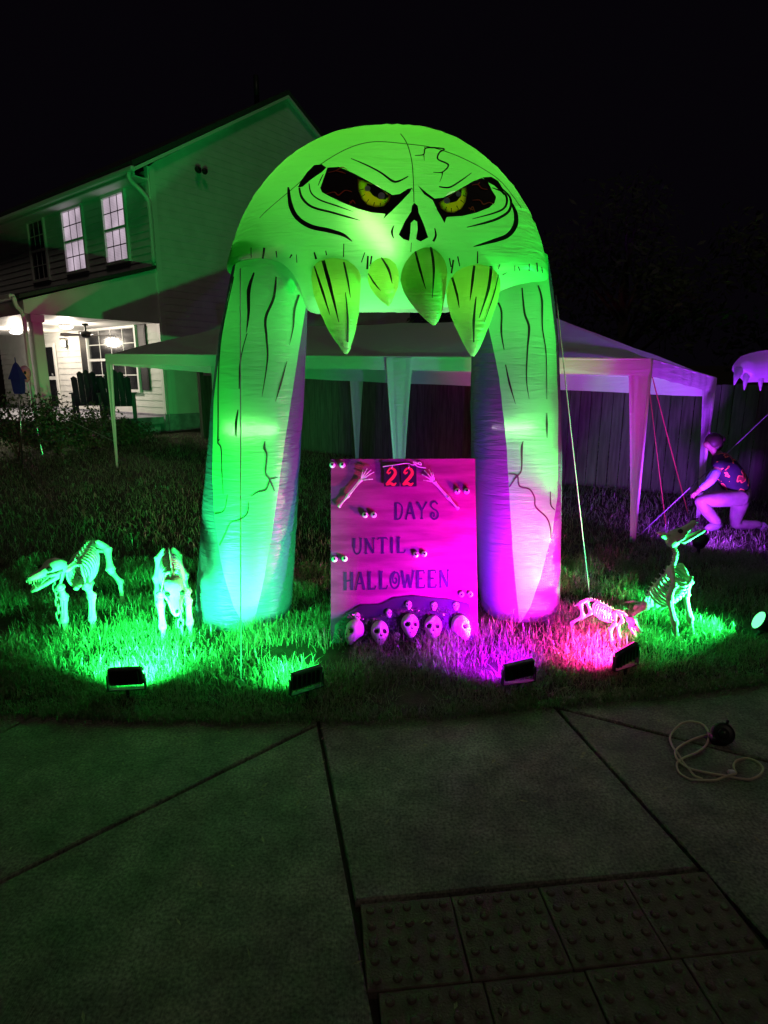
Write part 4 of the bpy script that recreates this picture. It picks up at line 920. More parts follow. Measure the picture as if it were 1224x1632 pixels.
M['lens_gw'] = emit('green_spot_lens', (.12, 1, .3), 2.4); M['lens_vw'] = emit('violet_spot_lens', (.8, .35, 1), 5)
spotlight(1205, 1020, (-.72, .2, .38), GREEN, 130, 'round spotlight glowing green at the right edge of the lawn', 'lens_gw', .066, .13, 116)
spotlight(1112, 892, (.4, .62, .6), (.36, .03, 1), 62, 'round spotlight glowing violet in front of the crouching person', 'lens_vw', .075, .2)

# ------------------------------------------------------------------ countdown sign
sl, sr = G(527, 1030), G(762, 1028); sl.z = sr.z = .02
sx = (sr - sl).normalized(); SW = (sr - sl).length
lean = R(17); sback = Vector((-sx.y, sx.x, 0)); sz = (Vector((0, 0, 1)) * math.cos(lean) + sback * math.sin(lean)).normalized(); sn = sx.cross(sz).normalized()   # sn faces the viewer
if sn.y > 0: sn = -sn
def onS(u, v): p = onpl(u, v, sl, sn); q = p - sl; return q.dot(sx), q.dot(sz)
SH = onS(634, 731)[1]
def S3(a, h_, off=0.0): return sl + sx * a + sz * h_ + sn * off
print('sign', SW, SH, sn)
sign = thing('countdown_sign', 'painted plywood sign counting days until Halloween, with skulls along its base', 'sign', sl + sx * SW / 2)
SM = Matrix((sx, -sn, sz)).transposed()
b = MB(); b.box(S3(SW / 2, SH / 2, -.009), (SW, .018, SH), SM, ch=.002); b.build('board', M['board'], sign)
for s in (.02, SW - .02):
    top = S3(s, SH - .04, -.04); ft = G(508 if s < .5 else 770, 912); ft = Vector((top.x + (-.06 if s < .5 else .06), top.y + .42, gz(top.y + .42)))
    b = MB(); d_ = (ft - top); zz = -d_.normalized(); xx = Vector((1, 0, 0)); yy = zz.cross(xx).normalized(); xx = yy.cross(zz); b.box((top + ft) / 2, (.035, .06, d_.length), Matrix((xx, yy, zz)).transposed(), ch=.003); b.build('leg', M['green_wood'], sign)
def K4(x, y): return onS(500 + x / 4.371, 710 + y / 4.371)
def strip3(mb, pts, ws, off, sub=6):
    P_ = smooth_path([Vector((a, h_, 0)) for a, h_ in pts], sub=sub) if sub > 1 else [Vector((a, h_, 0)) for a, h_ in pts]
    wv = np.interp(np.linspace(0, len(ws) - 1, len(P_)), range(len(ws)), ws); vs_ = []
    for i, p in enumerate(P_):
        d_ = P_[min(i + 1, len(P_) - 1)] - P_[max(i - 1, 0)]; d_ = d_.normalized() if d_.length else Vector((1, 0, 0)); n_ = Vector((-d_.y, d_.x, 0)) * wv[i] / 2
        vs_ += [S3(*(p + n_).xy, off), S3(*(p - n_).xy, off)]
    mb.add(vs_, [(2 * i, 2 * i + 1, 2 * i + 3, 2 * i + 2) for i in range(len(P_) - 1)])
# letters: strokes in a unit box (x right, y up), (points, width)
T, t_ = .17, .09
LET = {
 'D': [([(.2, 0), (.2, 1)], T), ([(.08, 1), (.5, 1), (.82, .78), (.86, .45), (.68, .1), (.4, 0), (.06, 0)], t_)],
 'A': [([(.05, 0), (.48, 1)], t_), ([(.48, 1.02), (.88, 0)], T), ([(.2, .34), (.72, .34)], t_), ([(-.03, 0), (.16, 0)], t_), ([(.76, 0), (1, 0)], t_)],
 'Y': [([(.05, 1), (.45, .5)], T), ([(.9, 1), (.45, .5), (.45, 0)], t_ * 1.3), ([(-.02, 1), (.16, 1)], t_), ([(.8, 1), (1, 1)], t_), ([(.3, 0), (.6, 0)], t_)],
 'S': [([(.85, .85), (.6, 1.02), (.28, .95), (.2, .75), (.42, .58), (.75, .45), (.92, .22), (.78, 0), (.45, -.06), (.2, .1), (.25, .32), (.48, .3), (.5, .14), (.38, .12)], t_ * 1.2)],
 'U': [([(.15, 1), (.15, .3), (.3, .03), (.55, .0), (.75, .15), (.82, .4), (.82, 1)], t_ * 1.15), ([(.0, 1), (.3, 1)], t_), ([(.7, 1), (.95, 1)], t_), ([(.17, 1), (.17, .4)], T)],
 'N': [([(.15, 0), (.15, 1)], t_), ([(.12, 1), (.8, 0)], T), ([(.82, 0), (.82, 1)], t_), ([(.02, 0), (.28, 0)], t_), ([(.7, 1), (.95, 1)], t_)],
 'T': [([(.5, 0), (.5, 1)], T), ([(.02, .88), (.1, 1), (.9, 1), (.98, .88)], t_), ([(.32, 0), (.68, 0)], t_)],
 'I': [([(.5, 0), (.5, 1)], T), ([(.3, 1), (.7, 1)], t_), ([(.3, 0), (.7, 0)], t_)],
 'L': [([(.25, 0), (.25, 1)], T), ([(.08, 1), (.45, 1)], t_), ([(.08, 0), (.8, 0), (.92, .2)], t_)],
 'H': [([(.15, 0), (.15, 1)], T), ([(.82, 0), (.82, 1)], T), ([(.15, .5), (.82, .54)], t_), ([(.0, 1), (.3, 1)], t_), ([(.0, 0), (.3, 0)], t_), ([(.68, 1), (.97, 1)], t_), ([(.68, 0), (.97, 0)], t_)],
 'O': [([(.55, 1), (.2, .85), (.05, .5), (.2, .12), (.52, 0), (.85, .18), (.95, .55), (.8, .88), (.5, .92), (.3, .7), (.32, .42), (.52, .3), (.68, .45), (.6, .6), (.5, .55)], t_ * 1.2)],
 'W': [([(.02, 1), (.26, 0)], T), ([(.26, 0), (.5, .8)], t_), ([(.5, .8), (.72, 0)], T), ([(.72, 0), (.98, 1)], t_), ([(-.06, 1), (.14, 1)], t_), ([(.86, 1), (1.06, 1)], t_)],
 'E': [([(.2, 0), (.2, 1)], T), ([(.05, 1), (.8, 1), (.84, .84)], t_), ([(.2, .52), (.66, .54)], t_), ([(.05, 0), (.84, 0), (.9, .18)], t_)],
}
def word(txt, x0, x1, yb0, yb1, ht):
    n = len(txt); wd = {'I': .55, 'W': 1.25, 'N': 1.1}; tot = sum(wd.get(c_, 1) for c_ in txt); x = 0; mb = MB(); k = 0
    for c_ in txt:
        ww = wd.get(c_, 1); f0 = x / tot; f1 = (x + ww) / tot; x += ww
        for si, (pts, w_) in enumerate(LET[c_]):
            pp = []
            for px_, py_ in pts:
                f = f0 + (f1 - f0) * (.06 + .86 * (px_ if c_ != 'I' else px_)); X = x0 + (x1 - x0) * f; Y = yb0 + (yb1 - yb0) * f - py_ * ht; pp.append(K4(X, Y))
            k += 1
            strip3(mb, pp, [w_ * ht * .2 / 170 * 1.15 * 1.0] * len(pp) if False else [w_ * LS * ht] * len(pp), .0015 + .0004 * (k % 9), 5 if len(pts) > 4 else 1)
    return mb.build('lettering', M['letter'], sign)
a_ = K4(300, 500); b_ = K4(300, 600); LS = abs(a_[1] - b_[1]) / 100
word('DAYS', 552, 880, 515, 505, 112); word('UNTIL', 265, 650, 755, 745, 105); word('HALLOWEEN', 205, 955, 1005, 985, 118)
# number plates hung on wires
for k, (x0, x1) in enumerate(((487, 598), (603, 716))):
    c0 = K4(x0, 288); c1 = K4(x1, 150); ca, ch_ = (c0[0] + c1[0]) / 2, (c0[1] + c1[1]) / 2; w_ = c1[0] - c0[0]; hh = c1[1] - c0[1]
    t = thing('number_plate', 'dark hanging plate with red number 2, nearer the left bone arm' if k == 0 else 'dark hanging plate with red number 2, nearer the right bone arm', 'number plate', S3(ca, c0[1], .012), 'number plates hung on the sign')
    b = MB(); b.box(S3(ca, ch_, .016), (w_ * .97, .008, hh), SM, ch=.001); b.build('plate', M['plate'], t)
    b = MB(); N2 = [(.25, .66), (.3, .8), (.48, .92), (.7, .84), (.76, .66), (.6, .45), (.35, .25), (.2, .1), (.45, .16), (.65, .08), (.82, .18)]
    strip3(b, [(c0[0] + w_ * (px_ * .95 + .0), c0[1] + hh * py_) for px_, py_ in N2], [w_ * q for q in (.14, .1, .12, .16, .2, .2, .18, .14, .17, .17, .06)], .0215)
    q = (c0[0] + w_ * .3, c0[1] + hh * .66); strip3(b, [(q[0] - w_ * .05, q[1] - .002), (q[0] + w_ * .08, q[1] + .003), (q[0] + w_ * .14, q[1] + .012)], [w_ * .12, w_ * .1, w_ * .04], .0222); b.build('digit', M['numpaint'], t)
    b = MB(); hk = S3(ca, c1[1] + .012, .006); b.tube(smooth_path([S3(ca, c1[1] - .012, .022), S3(ca + .004, c1[1] + .004, .03), hk, S3(ca, c1[1] + .012, -.002)]), .003, 6); b.build('hook', M['white'], t, True)
b = MB(); b.tube(smooth_path([S3(*K4(480, 150), .02), S3(*K4(560, 140), .03), S3(*K4(650, 128), .028), S3(*K4(690, 140), .03), S3(*K4(735, 122), .03), S3(*K4(745, 140), .03), S3(*K4(690, 118), .035), S3(*K4(720, 150), .03), S3(*K4(780, 160), .02)]), .0035, 6)
tag(b.build('wire', M['white'], origin=S3(*K4(640, 140), .02), smooth=True), 'pale looped wire strung above the red numbers on the sign', 'wire')
# eyeballs
for (x, y) in ((131, 138), (200, 138), (998, 320), (1063, 320), (358, 485), (418, 484), (146, 792), (216, 788), (711, 760), (768, 756), (1027, 1036), (1088, 1036)):
    a, h_ = K4(x, y); a = min(a, SW - .02); c_ = S3(a, h_, .012); r_ = 21 * LS
    b = MB(); b.ell(c_, r_, nu=16, nv=12); eb_ = b.build('eyeball', M['white'], sign, True)
    dirc = (sn + sz * .05 + sx * random.uniform(-.1, .1)).normalized(); b = MB(); x_, y_ = frame(dirc); b.loft([[c_ + dirc * hh + (x_ * math.cos(q) + y_ * math.sin(q)) * rr for q in [2 * math.pi * k / 14 for k in range(14)]] for rr, hh in ((r_ * .42, r_ * .9), (r_ * .3, r_ * 1.0), (r_ * .02, r_ * 1.04))]); b.build('pupil', M['pupil'], eb_, True)
# skeleton arms
def bone_arm(el, wr, tips, thumb):
    A = lambda q, o=.018: S3(*K4(*q), o)
    b = MB(); e_, w_ = A(el), A(wr); d_ = (w_ - e_); side = d_.cross(sn).normalized(); m_ = e_ + d_ * .42
    b.bone(e_, m_, .0075, 1.7); b.bone(m_ + side * .004, w_ + side * .004, .0045, 1.6); b.bone(m_ - side * .006, w_ - side * .005, .0045, 1.6); b.ell(m_, .013); b.ell(w_, (.015, .012, .012)); b.build('bone_arm', M['bone'], sign, True)
    b = MB()
    for tp_ in tips + [thumb]:
        q = A(tp_, .024); k1 = w_.lerp(q, .42) + sn * .008; k2 = w_.lerp(q, .7) + sn * .012; r_ = .0042; b.bone(w_, k1, r_, 1.4, 6); b.bone(k1, k2, r_ * .9, 1.4, 6); b.bone(k2, q, r_ * .8, 1.3, 6)
    return b.build('bone_hand', M['bone'], sign, True)
bone_arm((175, 430), (328, 245), [(345, 175), (372, 165), (400, 172), (420, 188)], (412, 238)); bone_arm((1005, 445), (840, 258), [(752, 205), (768, 178), (800, 170), (825, 190)], (762, 245))
# black hill cut-out and tinsel
hill = [(130, 1375), (150, 1250), (230, 1170), (330, 1110), (470, 1105), (560, 1060), (700, 1045), (820, 1060), (950, 1070), (1080, 1100), (1110, 1200), (1110, 1375)]
hp = [K4(*q) for q in hill]; base_h = .004
b = MB(); b.prism([S3(a, max(h_, base_h), .002) for a, h_ in hp], sn * .008); b.build('hill_cutout', M['plate'], sign)
b = MB(); r_ = random.Random(4)
lines = [[(190, 1330), (200, 1240), (280, 1200), (380, 1230), (480, 1200), (560, 1170), (650, 1140), (740, 1170), (850, 1150), (960, 1160), (1070, 1210)], [(200, 1330), (370, 1350), (370, 1250), (560, 1220), (600, 1300), (740, 1200), (740, 1330), (900, 1180), (920, 1320), (1090, 1330)], [(500, 1270), (620, 1360), (760, 1360), (880, 1340), (1000, 1350)]]
for ln in lines:
    P_ = smooth_path([Vector((x, y, 0)) for x, y in ln], sub=10)
    for p in P_:
        for _ in range(9):
            a, h_ = K4(p.x + r_.gauss(0, 20), p.y + r_.gauss(0, 16)); h_ = max(h_, .01); c_ = S3(a, h_, .012 + r_.random() * .025); x_ = Vector((r_.gauss(0, 1), r_.gauss(0, 1), r_.gauss(0, 1))).normalized(); y_ = x_.orthogonal().normalized(); s_ = .008
            b.add([c_ - x_ * s_, c_ + y_ * .0018, c_ + x_ * s_, c_ - y_ * .0018], [(0, 1, 2, 3)])
tz = b.build('tinsel', M['tinsel'], sign); tz['kind'] = 'stuff'
# skulls
def skull_mesh(sub=4):
    bm = bmesh.new(); bmesh.ops.create_icosphere(bm, subdivisions=sub, radius=1)
    dark = []
    for v in bm.verts:
        p = v.co.copy(); x, y, z = p        # -y is the face, z up
        q = Vector((x * .74, y * .95, z * .92))
        if z < -.15:
            k = (-z - .15) / .85; q.x *= 1 - .3 * k; q.z -= .24 * k * (1 if y < .2 else max(0, 1 - (y - .2) * 2.2)); q.y = q.y * (1 - .25 * k) - .08 * k
            if y > .2: q.y *= 1 - .35 * k
        if y < 0:
            for s in (-1, 1):
                d_ = math.hypot((q.x - s * .32) / .23, (q.z + .12) / .21)
                if d_ < 1.25: q.y += .42 * max(0, 1 - (d_ / 1.15) ** 3) - .05 * max(0, 1 - abs(d_ - 1.1) * 6)
            d_ = math.hypot(q.x / .1, (q.z + .46) / .15)
            if d_ < 1.2: q.y += .2 * max(0, 1 - d_ ** 2)
            q.y -= .06 * math.exp(-((q.z + .28) / .1) ** 2 - (q.x / .1) ** 2)
            for s in (-1, 1): q.y -= .07 * math.exp(-((q.z + .36) / .12) ** 2 - ((q.x - s * .45) / .16) ** 2)
            q.y -= .1 * math.exp(-((q.z + .78) / .16) ** 2 - (q.x / .3) ** 2)
            if abs(q.x) < .32: q.y += .05 * math.exp(-((q.z + .8) / .02) ** 2)
        v.co = q
    me = bpy.data.meshes.new('skull'); bm.to_mesh(me); bm.free(); me.materials.append(M['bone']); me.materials.append(M['bone_dark'])
    for p in me.polygons:
        p.use_smooth = True; c_ = p.center
        if c_.y < 0 and (any(math.hypot((c_.x - s * .32) / .2, (c_.z + .12) / .185) < 1 for s in (-1, 1)) or math.hypot(c_.x / .09, (c_.z + .46) / .13) < 1 or (abs(c_.x) < .3 and abs(c_.z + .8) < .02)): p.material_index = 1
    return me
skm = skull_mesh(4); sks = skull_mesh(3)
def put_skull(x, y, r, me, yaw=0.0, pitch=0.0):
    a, h_ = K4(x, y); c_ = S3(a, max(h_, r * .9), r * .45); o = bpy.data.objects.new('skull', me); C.objects.link(o); o.parent = sign; o.location = c_ - WORLD[sign.name]; o.scale = (r, r * .8, r)
    o.rotation_euler = (SM @ Euler((pitch, 0, yaw)).to_matrix()).to_euler()
put_skull(285, 1285, .084, skm, -1.0, -.35); put_skull(460, 1290, .08, skm, .1, -.4); put_skull(668, 1242, .08, skm, .15, -.4); put_skull(828, 1255, .08, skm, -.1, -.4); put_skull(1020, 1255, .084, skm, .9, -.35)
for x, y, yw in ((302, 1188, .5), (522, 1165, .4), (660, 1108, .1), (836, 1115, 0), (990, 1115, -.2), (580, 1325, .2), (914, 1340, -.2)): put_skull(x, y, .03, sks, yw, -.35)

# ------------------------------------------------------------------ skeleton dogs
def loft_axis(mb, o, d_, up, secs, n=14):
    d_ = Vector(d_).normalized(); up = Vector(up); sd = d_.cross(up).normalized(); up = sd.cross(d_).normalized(); rings = []
    for (t_, w_, h_, dz) in secs: rings.append([Vector(o) + d_ * t_ + up * dz + sd * (w_ * math.copysign(abs(math.cos(q)) ** .8, math.cos(q))) + up * (h_ * math.copysign(abs(math.sin(q)) ** .8, math.sin(q))) for q in [2 * math.pi * k / n for k in range(n)]])
    mb.loft(rings); return sd, up
def vertebra_path(mb, pts, r, spine_up, sp):
    P_ = smooth_path(pts, sub=6); rad = []
    fine = [];
    for i in range(len(P_) - 1):
        for k in range(3): fine.append(P_[i].lerp(P_[i + 1], k / 3))
    for i in range(len(fine)): rad.append(r * (1.25 if i % 3 == 0 else .75))
    mb.tube(fine, rad, 8)
    for i in range(0, len(fine) - 1, 3):
        d_ = fine[min(i + 1, len(fine) - 1)] - fine[max(i - 1, 0)]; up = Vector((0, 0, 1)); up = (up - d_.normalized() * up.dot(d_.normalized()))
        if up.length < .2: up = Vector((-1, 0, 0))
        up.normalize(); mb.tube([fine[i], fine[i] + up * sp - d_.normalized() * sp * .3], [r * .6, r * .25], 5)
        sd = d_.normalized().cross(up); 
        for s in (-1, 1): mb.tube([fine[i], fine[i] + sd * s * sp * .6], [r * .5, r * .2], 4)
def skeleton_dog(name, label, loc, rz, scale, pose, group='skeleton dogs on the lawn'):
    t = thing(name, label, 'skeleton dog', loc, group, rz, scale); J = {k: Vector(v) for k, v in pose.items() if k != 'opts'}; op = pose['opts']
    bd = lambda b_, n_, m_='bone', par=t: b_.build(n_, M[m_], par, True, local=True)
    # spine and tail
    b = MB(); vertebra_path(b, [J['pelvis'], J['mid'], J['shoulder']], .013, None, .035); bd(b, 'spine')
    b = MB(); vertebra_path(b, [J['shoulder'], J['neck'], J['head']], .014, None, .028); bd(b, 'neck')
    if 'tail' in J: b = MB(); vertebra_path(b, [J['pelvis'], J['pelvis'].lerp(J['tail'], .5) + Vector((0, 0, op.get('tailb', .03))), J['tail']], .008, None, .01); bd(b, 'tail')
    # ribcage
    b = MB(); ax = (J['shoulder'] - J['mid']); axn = ax.normalized(); dn = J['belly'].normalized(); sd = axn.cross(dn).normalized()
    for k in range(9):
        s = k / 8; c0 = J['mid'].lerp(J['shoulder'], .0 + s * 1.02); dep = (.13 + .07 * math.sin(math.pi * (.25 + .6 * s))) * op.get('rib', 1); wd = (.062 + .022 * math.sin(math.pi * (1 - s))) * op.get('rib', 1)
        for sg in (-1, 1):
            P_ = [c0 + dn * dep * (.5 - .5 * math.cos(q)) + sd * sg * wd * math.sin(q) ** .8 + axn * (-.05 * math.sin(q * .5) * (1 - .6 * (q / math.pi))) for q in [math.pi * i / 10 for i in range(11)]]
            b.tube(P_, [.0095] * 10 + [.008], 6)
    b.tube([J['mid'] + dn * .15 * op.get('rib', 1), J['shoulder'] + dn * .17 * op.get('rib', 1), J['shoulder'] + axn * .03 + dn * .15 * op.get('rib', 1)], .014, 8); bd(b, 'ribcage')
    # pelvis
    b = MB(); pd = (J['pelvis'] - J['mid']).normalized()
    for sg in (-1, 1):
        h_ = J['hip%d' % sg]; side = Vector((0, sg, 0)); b.tube([J['pelvis'] - pd * .05 + side * .03 + Vector((0, 0, .03)), J['pelvis'] + side * .04, h_, h_ + pd * .05 - Vector((0, 0, .03)), J['pelvis'] + pd * .07 - Vector((0, 0, .06))], [.012, .026, .022, .016, .014], 8)
        b.tube([J['pelvis'], h_], .02, 8)
    bd(b, 'pelvis')
    # legs
    for sg in (-1, 1):
        b = MB(); S_, E_, W_, Pw = J['sho%d' % sg], J['elb%d' % sg], J['wri%d' % sg], J['paw%d' % sg]
        top = J['shoulder'] + Vector((0, sg * .035, .01)); sc_ = (S_ - top)
        b.loft([[top.lerp(S_, q) + Vector((0, sg * .012 * (1 - q), 0)) + sc_.normalized().cross(Vector((0, 1, 0))) * (w_ * x) + Vector((0, y * .006, 0)) for x, y in ((-1, 0), (0, 1), (1, 0), (0, -1))] for q, w_ in ((0, .02), (.1, .042), (.5, .038), (.85, .02), (1, .016))])
        b.ell(S_, .022); b.bone(S_, E_, .022); b.bone(E_ + Vector((0, .006, 0)), W_ + Vector((0, .006, 0)), .016, 1.5); b.bone(E_ - Vector((.0, .008, 0)), W_ - Vector((0, .008, 0)), .0145, 1.5); b.ell(W_, .028)
        paw(b, W_, Pw, sg, op); bd(b, 'front_leg')
        b = MB(); H_, Kn, Hk, Pp = J['hip%d' % sg], J['kne%d' % sg], J['hoc%d' % sg], J['hpw%d' % sg]
        b.ell(H_, .024); b.bone(H_, Kn, .024); b.ell(Kn, .024); b.bone(Kn, Hk + Vector((0, .005, 0)), .019, 1.5); b.ell(Hk, .022); paw(b, Hk, Pp, sg, op); bd(b, 'hind_leg')
    # skull with ears, jaw, sockets
    hd = J['look'].normalized(); upv = J['hup'] if 'hup' in J else Vector((0, 0, 1)); O = J['head']
    b = MB(); sdv, upn = loft_axis(b, O - hd * .02, hd, upv, [(0, .02, .02, .01), (.015, .045, .04, .015), (.05, .06, .052, .022), (.09, .06, .05, .026), (.12, .05, .04, .02), (.145, .036, .032, .008), (.18, .031, .026, .0), (.22, .028, .021, -.004), (.245, .024, .017, -.006), (.255, .014, .01, -.006)])
    for sg in (-1, 1):
        b.tube([O + hd * .04 + sdv * sg * .05, O + hd * .085 + sdv * sg * .068 - upn * .012, O + hd * .135 + sdv * sg * .045 - upn * .01], [.01, .012, .01], 6)
        if op.get('ears', 1):
            e0 = O + hd * .03 + sdv * sg * .045 + upn * .06; b.loft([[e0 + (hd * math.cos(q) * w_ + sdv * math.sin(q) * w_ * .35) + (upn * h_ + sdv * sg * h_ * .5 - hd * h_ * .35) for q in [2 * math.pi * k / 8 for k in range(8)]] for w_, h_ in ((.022, -.02), (.024, .01), (.014, .04), (.002, .065))])
        for k in range(6): p0 = O + hd * (.15 + k * .016) + sdv * sg * (.028 - .001 * k) - upn * .02; b.tube([p0, p0 - upn * (.03 if k == 4 else .014)], [.005, .0012], 5)
    sk = bd(b, 'skull')
    for sg in (-1, 1):
        b = MB(); b.ell(O + hd * .115 + sdv * sg * .045 + upn * .03, .017); bd(b, 'eye_socket', 'bone_dark', sk)
    b = MB(); b.ell(O + hd * .232 + upn * .004, (.012, .012, .012)); bd(b, 'nose_cavity', 'bone_dark', sk)
    op_ = op.get('open', .45); jd = (hd * math.cos(op_) - upn * math.sin(op_)); j0 = O + hd * .055 - upn * .03; b = MB(); ju = sdv.cross(jd)
    for sg in (-1, 1):
        b.tube([j0 + sdv * sg * .045 + upn * .02, j0 + sdv * sg * .045 + jd * .02, j0 + jd * .08 + sdv * sg * .034, j0 + jd * .15 + sdv * sg * .018, j0 + jd * .175], [.01, .016, .014, .012, .01], 8)
        for k in range(6): p0 = j0 + jd * (.075 + k * .016) + sdv * sg * (.034 - .0032 * k); b.tube([p0, p0 + upn * (.03 if k == 5 else .018)], [.005, .0012], 5)
    b.box(j0 + jd * .13, (.05, .03, .012), Matrix((jd, sdv, ju)).transposed()); bd(b, 'jaw', 'bone', sk)
    return t
def paw(b, a, p, sg, op):
    f = Vector(op.get('pawdir', (1, 0, 0))).normalized(); s_ = Vector((-f.y, f.x, 0)); b.bone(a, p + Vector((0, 0, .02)), .017, 1.3)
    for k in (-1.5, -.5, .5, 1.5):
        q = p + Vector((0, 0, .022)); e_ = q + f * .05 + s_ * k * .011; b.tube([q, q + f * .025 + s_ * k * .009 + Vector((0, 0, .004)), e_ - Vector((0, 0, .012)), e_ + f * .012 - Vector((0, 0, .018))], [.01, .009, .008, .002], 6)
def stand(look=(1, 0, -.12), headp=(.43, 0, .47), open_=.4, dzh=0.0, hind=0.0):
    d_ = dict(pelvis=(-.27, 0, .52), mid=(-.1, 0, .55), shoulder=(.17, 0, .5), neck=(.28, headp[1] * .4, .5), head=headp, tail=(-.46, .02, .36), belly=(.0, 0, -1), look=look, opts=dict(open=open_, ears=0))
    for s in (-1, 1):
        d_['hip%d' % s] = (-.31, s * .07, .48); d_['kne%d' % s] = (-.24, s * .1, .32); d_['hoc%d' % s] = (-.4 - hind, s * .11, .17); d_['hpw%d' % s] = (-.38 - hind, s * .12, 0)
        d_['sho%d' % s] = (.23, s * .085, .37); d_['elb%d' % s] = (.17, s * .09, .27); d_['wri%d' % s] = (.21, s * .09, .12); d_['paw%d' % s] = (.22, s * .09, 0)
    return d_
def gpt(u, v): p = G(u, v); p.z = gz(p.y) + .012; return p
def face(p, q): return math.atan2(q.y - p.y, q.x - p.x)
# dog one
fm = (gpt(70, 1014) + gpt(107, 1020)) / 2; rm_ = (gpt(112, 972) + gpt(180, 960)) / 2
a1 = face(rm_, fm); print('dog1', fm, rm_, R(a1))
a1 += R(6)
c1 = fm - Vector((math.cos(a1), math.sin(a1), 0)) * .22 + Vector((.17, 0, 0))
skeleton_dog('skeleton_dog', 'green lit skeleton dog standing sideways with its hind quarters raised, farthest left', c1, a1, 1.0, stand((.85, -.62, -.02), (.31, -.02, .53), .35))
fm2 = (gpt(248, 1022) + gpt(277, 1026)) / 2; a2 = a1 + R(14); c2 = fm2 - Vector((math.cos(a2), math.sin(a2), 0)) * .2 + Vector((.09, 0, 0))
skeleton_dog('skeleton_dog', 'green lit skeleton dog facing the viewer, head bowed, close to the left arch leg', c2, a2, .96, stand((.8, .0, -.75), (.36, .0, .5), .3))
# small dog
c3 = gpt(948, 1026); a3 = R(-52)
small = stand((.9, .1, -.55), (.34, .02, .44), .45); skeleton_dog('skeleton_dog', 'small pink lit skeleton dog with lowered head beside the right arch leg', c3 + Vector((.04, .0, 0)), a3, .5, small)
# sitting howling dog
c4 = gpt(1052, 1003); 
sit = dict(pelvis=(-.14, 0, .13), mid=(-.1, 0, .28), shoulder=(.05, 0, .5), neck=(.06, 0, .58), head=(.02, 0, .65), tail=(-.42, .05, .03), belly=(.9, 0, -.42), look=(.3, .4, .72), hup=(-.5, -.4, .7), opts=dict(open=.38, rib=.95))
for s in (-1, 1):
    sit['hip%d' % s] = (-.14, s * .09, .12); sit['kne%d' % s] = (-.02, s * .16, .2); sit['hoc%d' % s] = (-.17, s * .15, .04); sit['hpw%d' % s] = (-.02, s * .16, .0)
    sit['sho%d' % s] = (.13, s * .085, .4); sit['elb%d' % s] = (.11, s * .09, .28); sit['wri%d' % s] = (.17, s * .085, .12); sit['paw%d' % s] = (.2, s * .085, 0)
skeleton_dog('skeleton_dog', 'skeleton dog sitting upright and howling with raised muzzle', c4, R(-62), .95, sit)
# chains
link = None
def chain(p_top, n, pitch, label):
    global link
    t = thing('chain', label, 'chain', p_top, 'chains hanging from the skeleton dogs')
    for k in range(n):
        if link is None:
            b = MB(); b.tube([(.017 * math.cos(q), 0, .027 * math.sin(q) + (.008 if math.sin(q) > 0 else -.008)) for q in [2 * math.pi * i / 16 for i in range(16)]], .0055, 8, closed=True); o = b.build('link', M['chain'], t, True, local=True); link = o
        else: o = instance(link, 'link', t)
        o.location = (random.uniform(-.004, .004), random.uniform(-.004, .004), -k * pitch); o.rotation_euler = (random.uniform(-.12, .12), random.uniform(-.12, .12), R(20 + 90 * (k % 2)) + random.uniform(-.2, .2))
def chain_at(u, v0, v1, y, lab):
    p = aty(u, v0, y); q = aty(u, v1, y); n = int((p.z - q.z) / .05) + 1; chain(p, max(n, 3), .05, lab)
chain_at(86, 915, 1000, fm.y - .0, 'grey plastic chain hanging between the front legs of the farthest left dog'); chain_at(283, 925, 1015, fm2.y - .02, 'grey plastic chain hanging under the head of the bowed dog')
# ------------------------------------------------------------------ guy ropes and stakes
def rope(p, q, r_, label, m='rope', stake=True, group='guy ropes'):
    p, q = Vector(p), Vector(q); o0 = q; t = thing('guy_rope', label, 'rope', q, group); mid = p.lerp(q, .5) - Vector((0, 0, .01)); b = MB(); b.tube(smooth_path([p, mid, q]), r_, 6); b.build('cord', M[m], t, True)
    if stake:
        b = MB(); b.tube([q + Vector((0, 0, .02)), q - Vector((0, 0, .1))], [.005, .002], 6); b.tube([q + Vector((.02 * math.cos(k), 0, .035 + .02 * math.sin(k))) for k in [2 * math.pi * i / 14 for i in range(14)]], .004, 6, closed=True); b.build('stake', M['steel'], t, True)
p = cast(383, 428, .0) or aty(383, 428, YL - .3); q = gpt(384, 1100); rope(p, q, .0035, 'thin rope down the front of the left arch leg')
p = cast(886, 470, 0) or aty(886, 470, YR); q = gpt(940, 955); rope(p, q, .0045, 'pale blue lit rope from the right arch leg to the lawn')
rope(PB + Vector((0, 0, .08)), gpt(221, 1000), .003, 'thin rope to a ringed ground stake beside the bowed dog')
rope(fr_ - Vector((0, 0, .1)), gpt(1097, 822), .006, 'red rope from the canopy corner to the ground', 'rope_red'); rope(fr_ - Vector((0, 0, .25)), gpt(1062, 846), .004, 'dim second red rope from the canopy corner', 'rope_red')
ro = gpt(1015, 858); rope(aty(1310, 578, 6.3), ro, .005, 'long slanting rope from the purple clawed inflatable'); rope(P3(dF, nF, .1, zf + .35, pe + .1), fl.lerp(gfoot(fl), .75), .006, 'rope strung past the porch shrubs', stake=False)

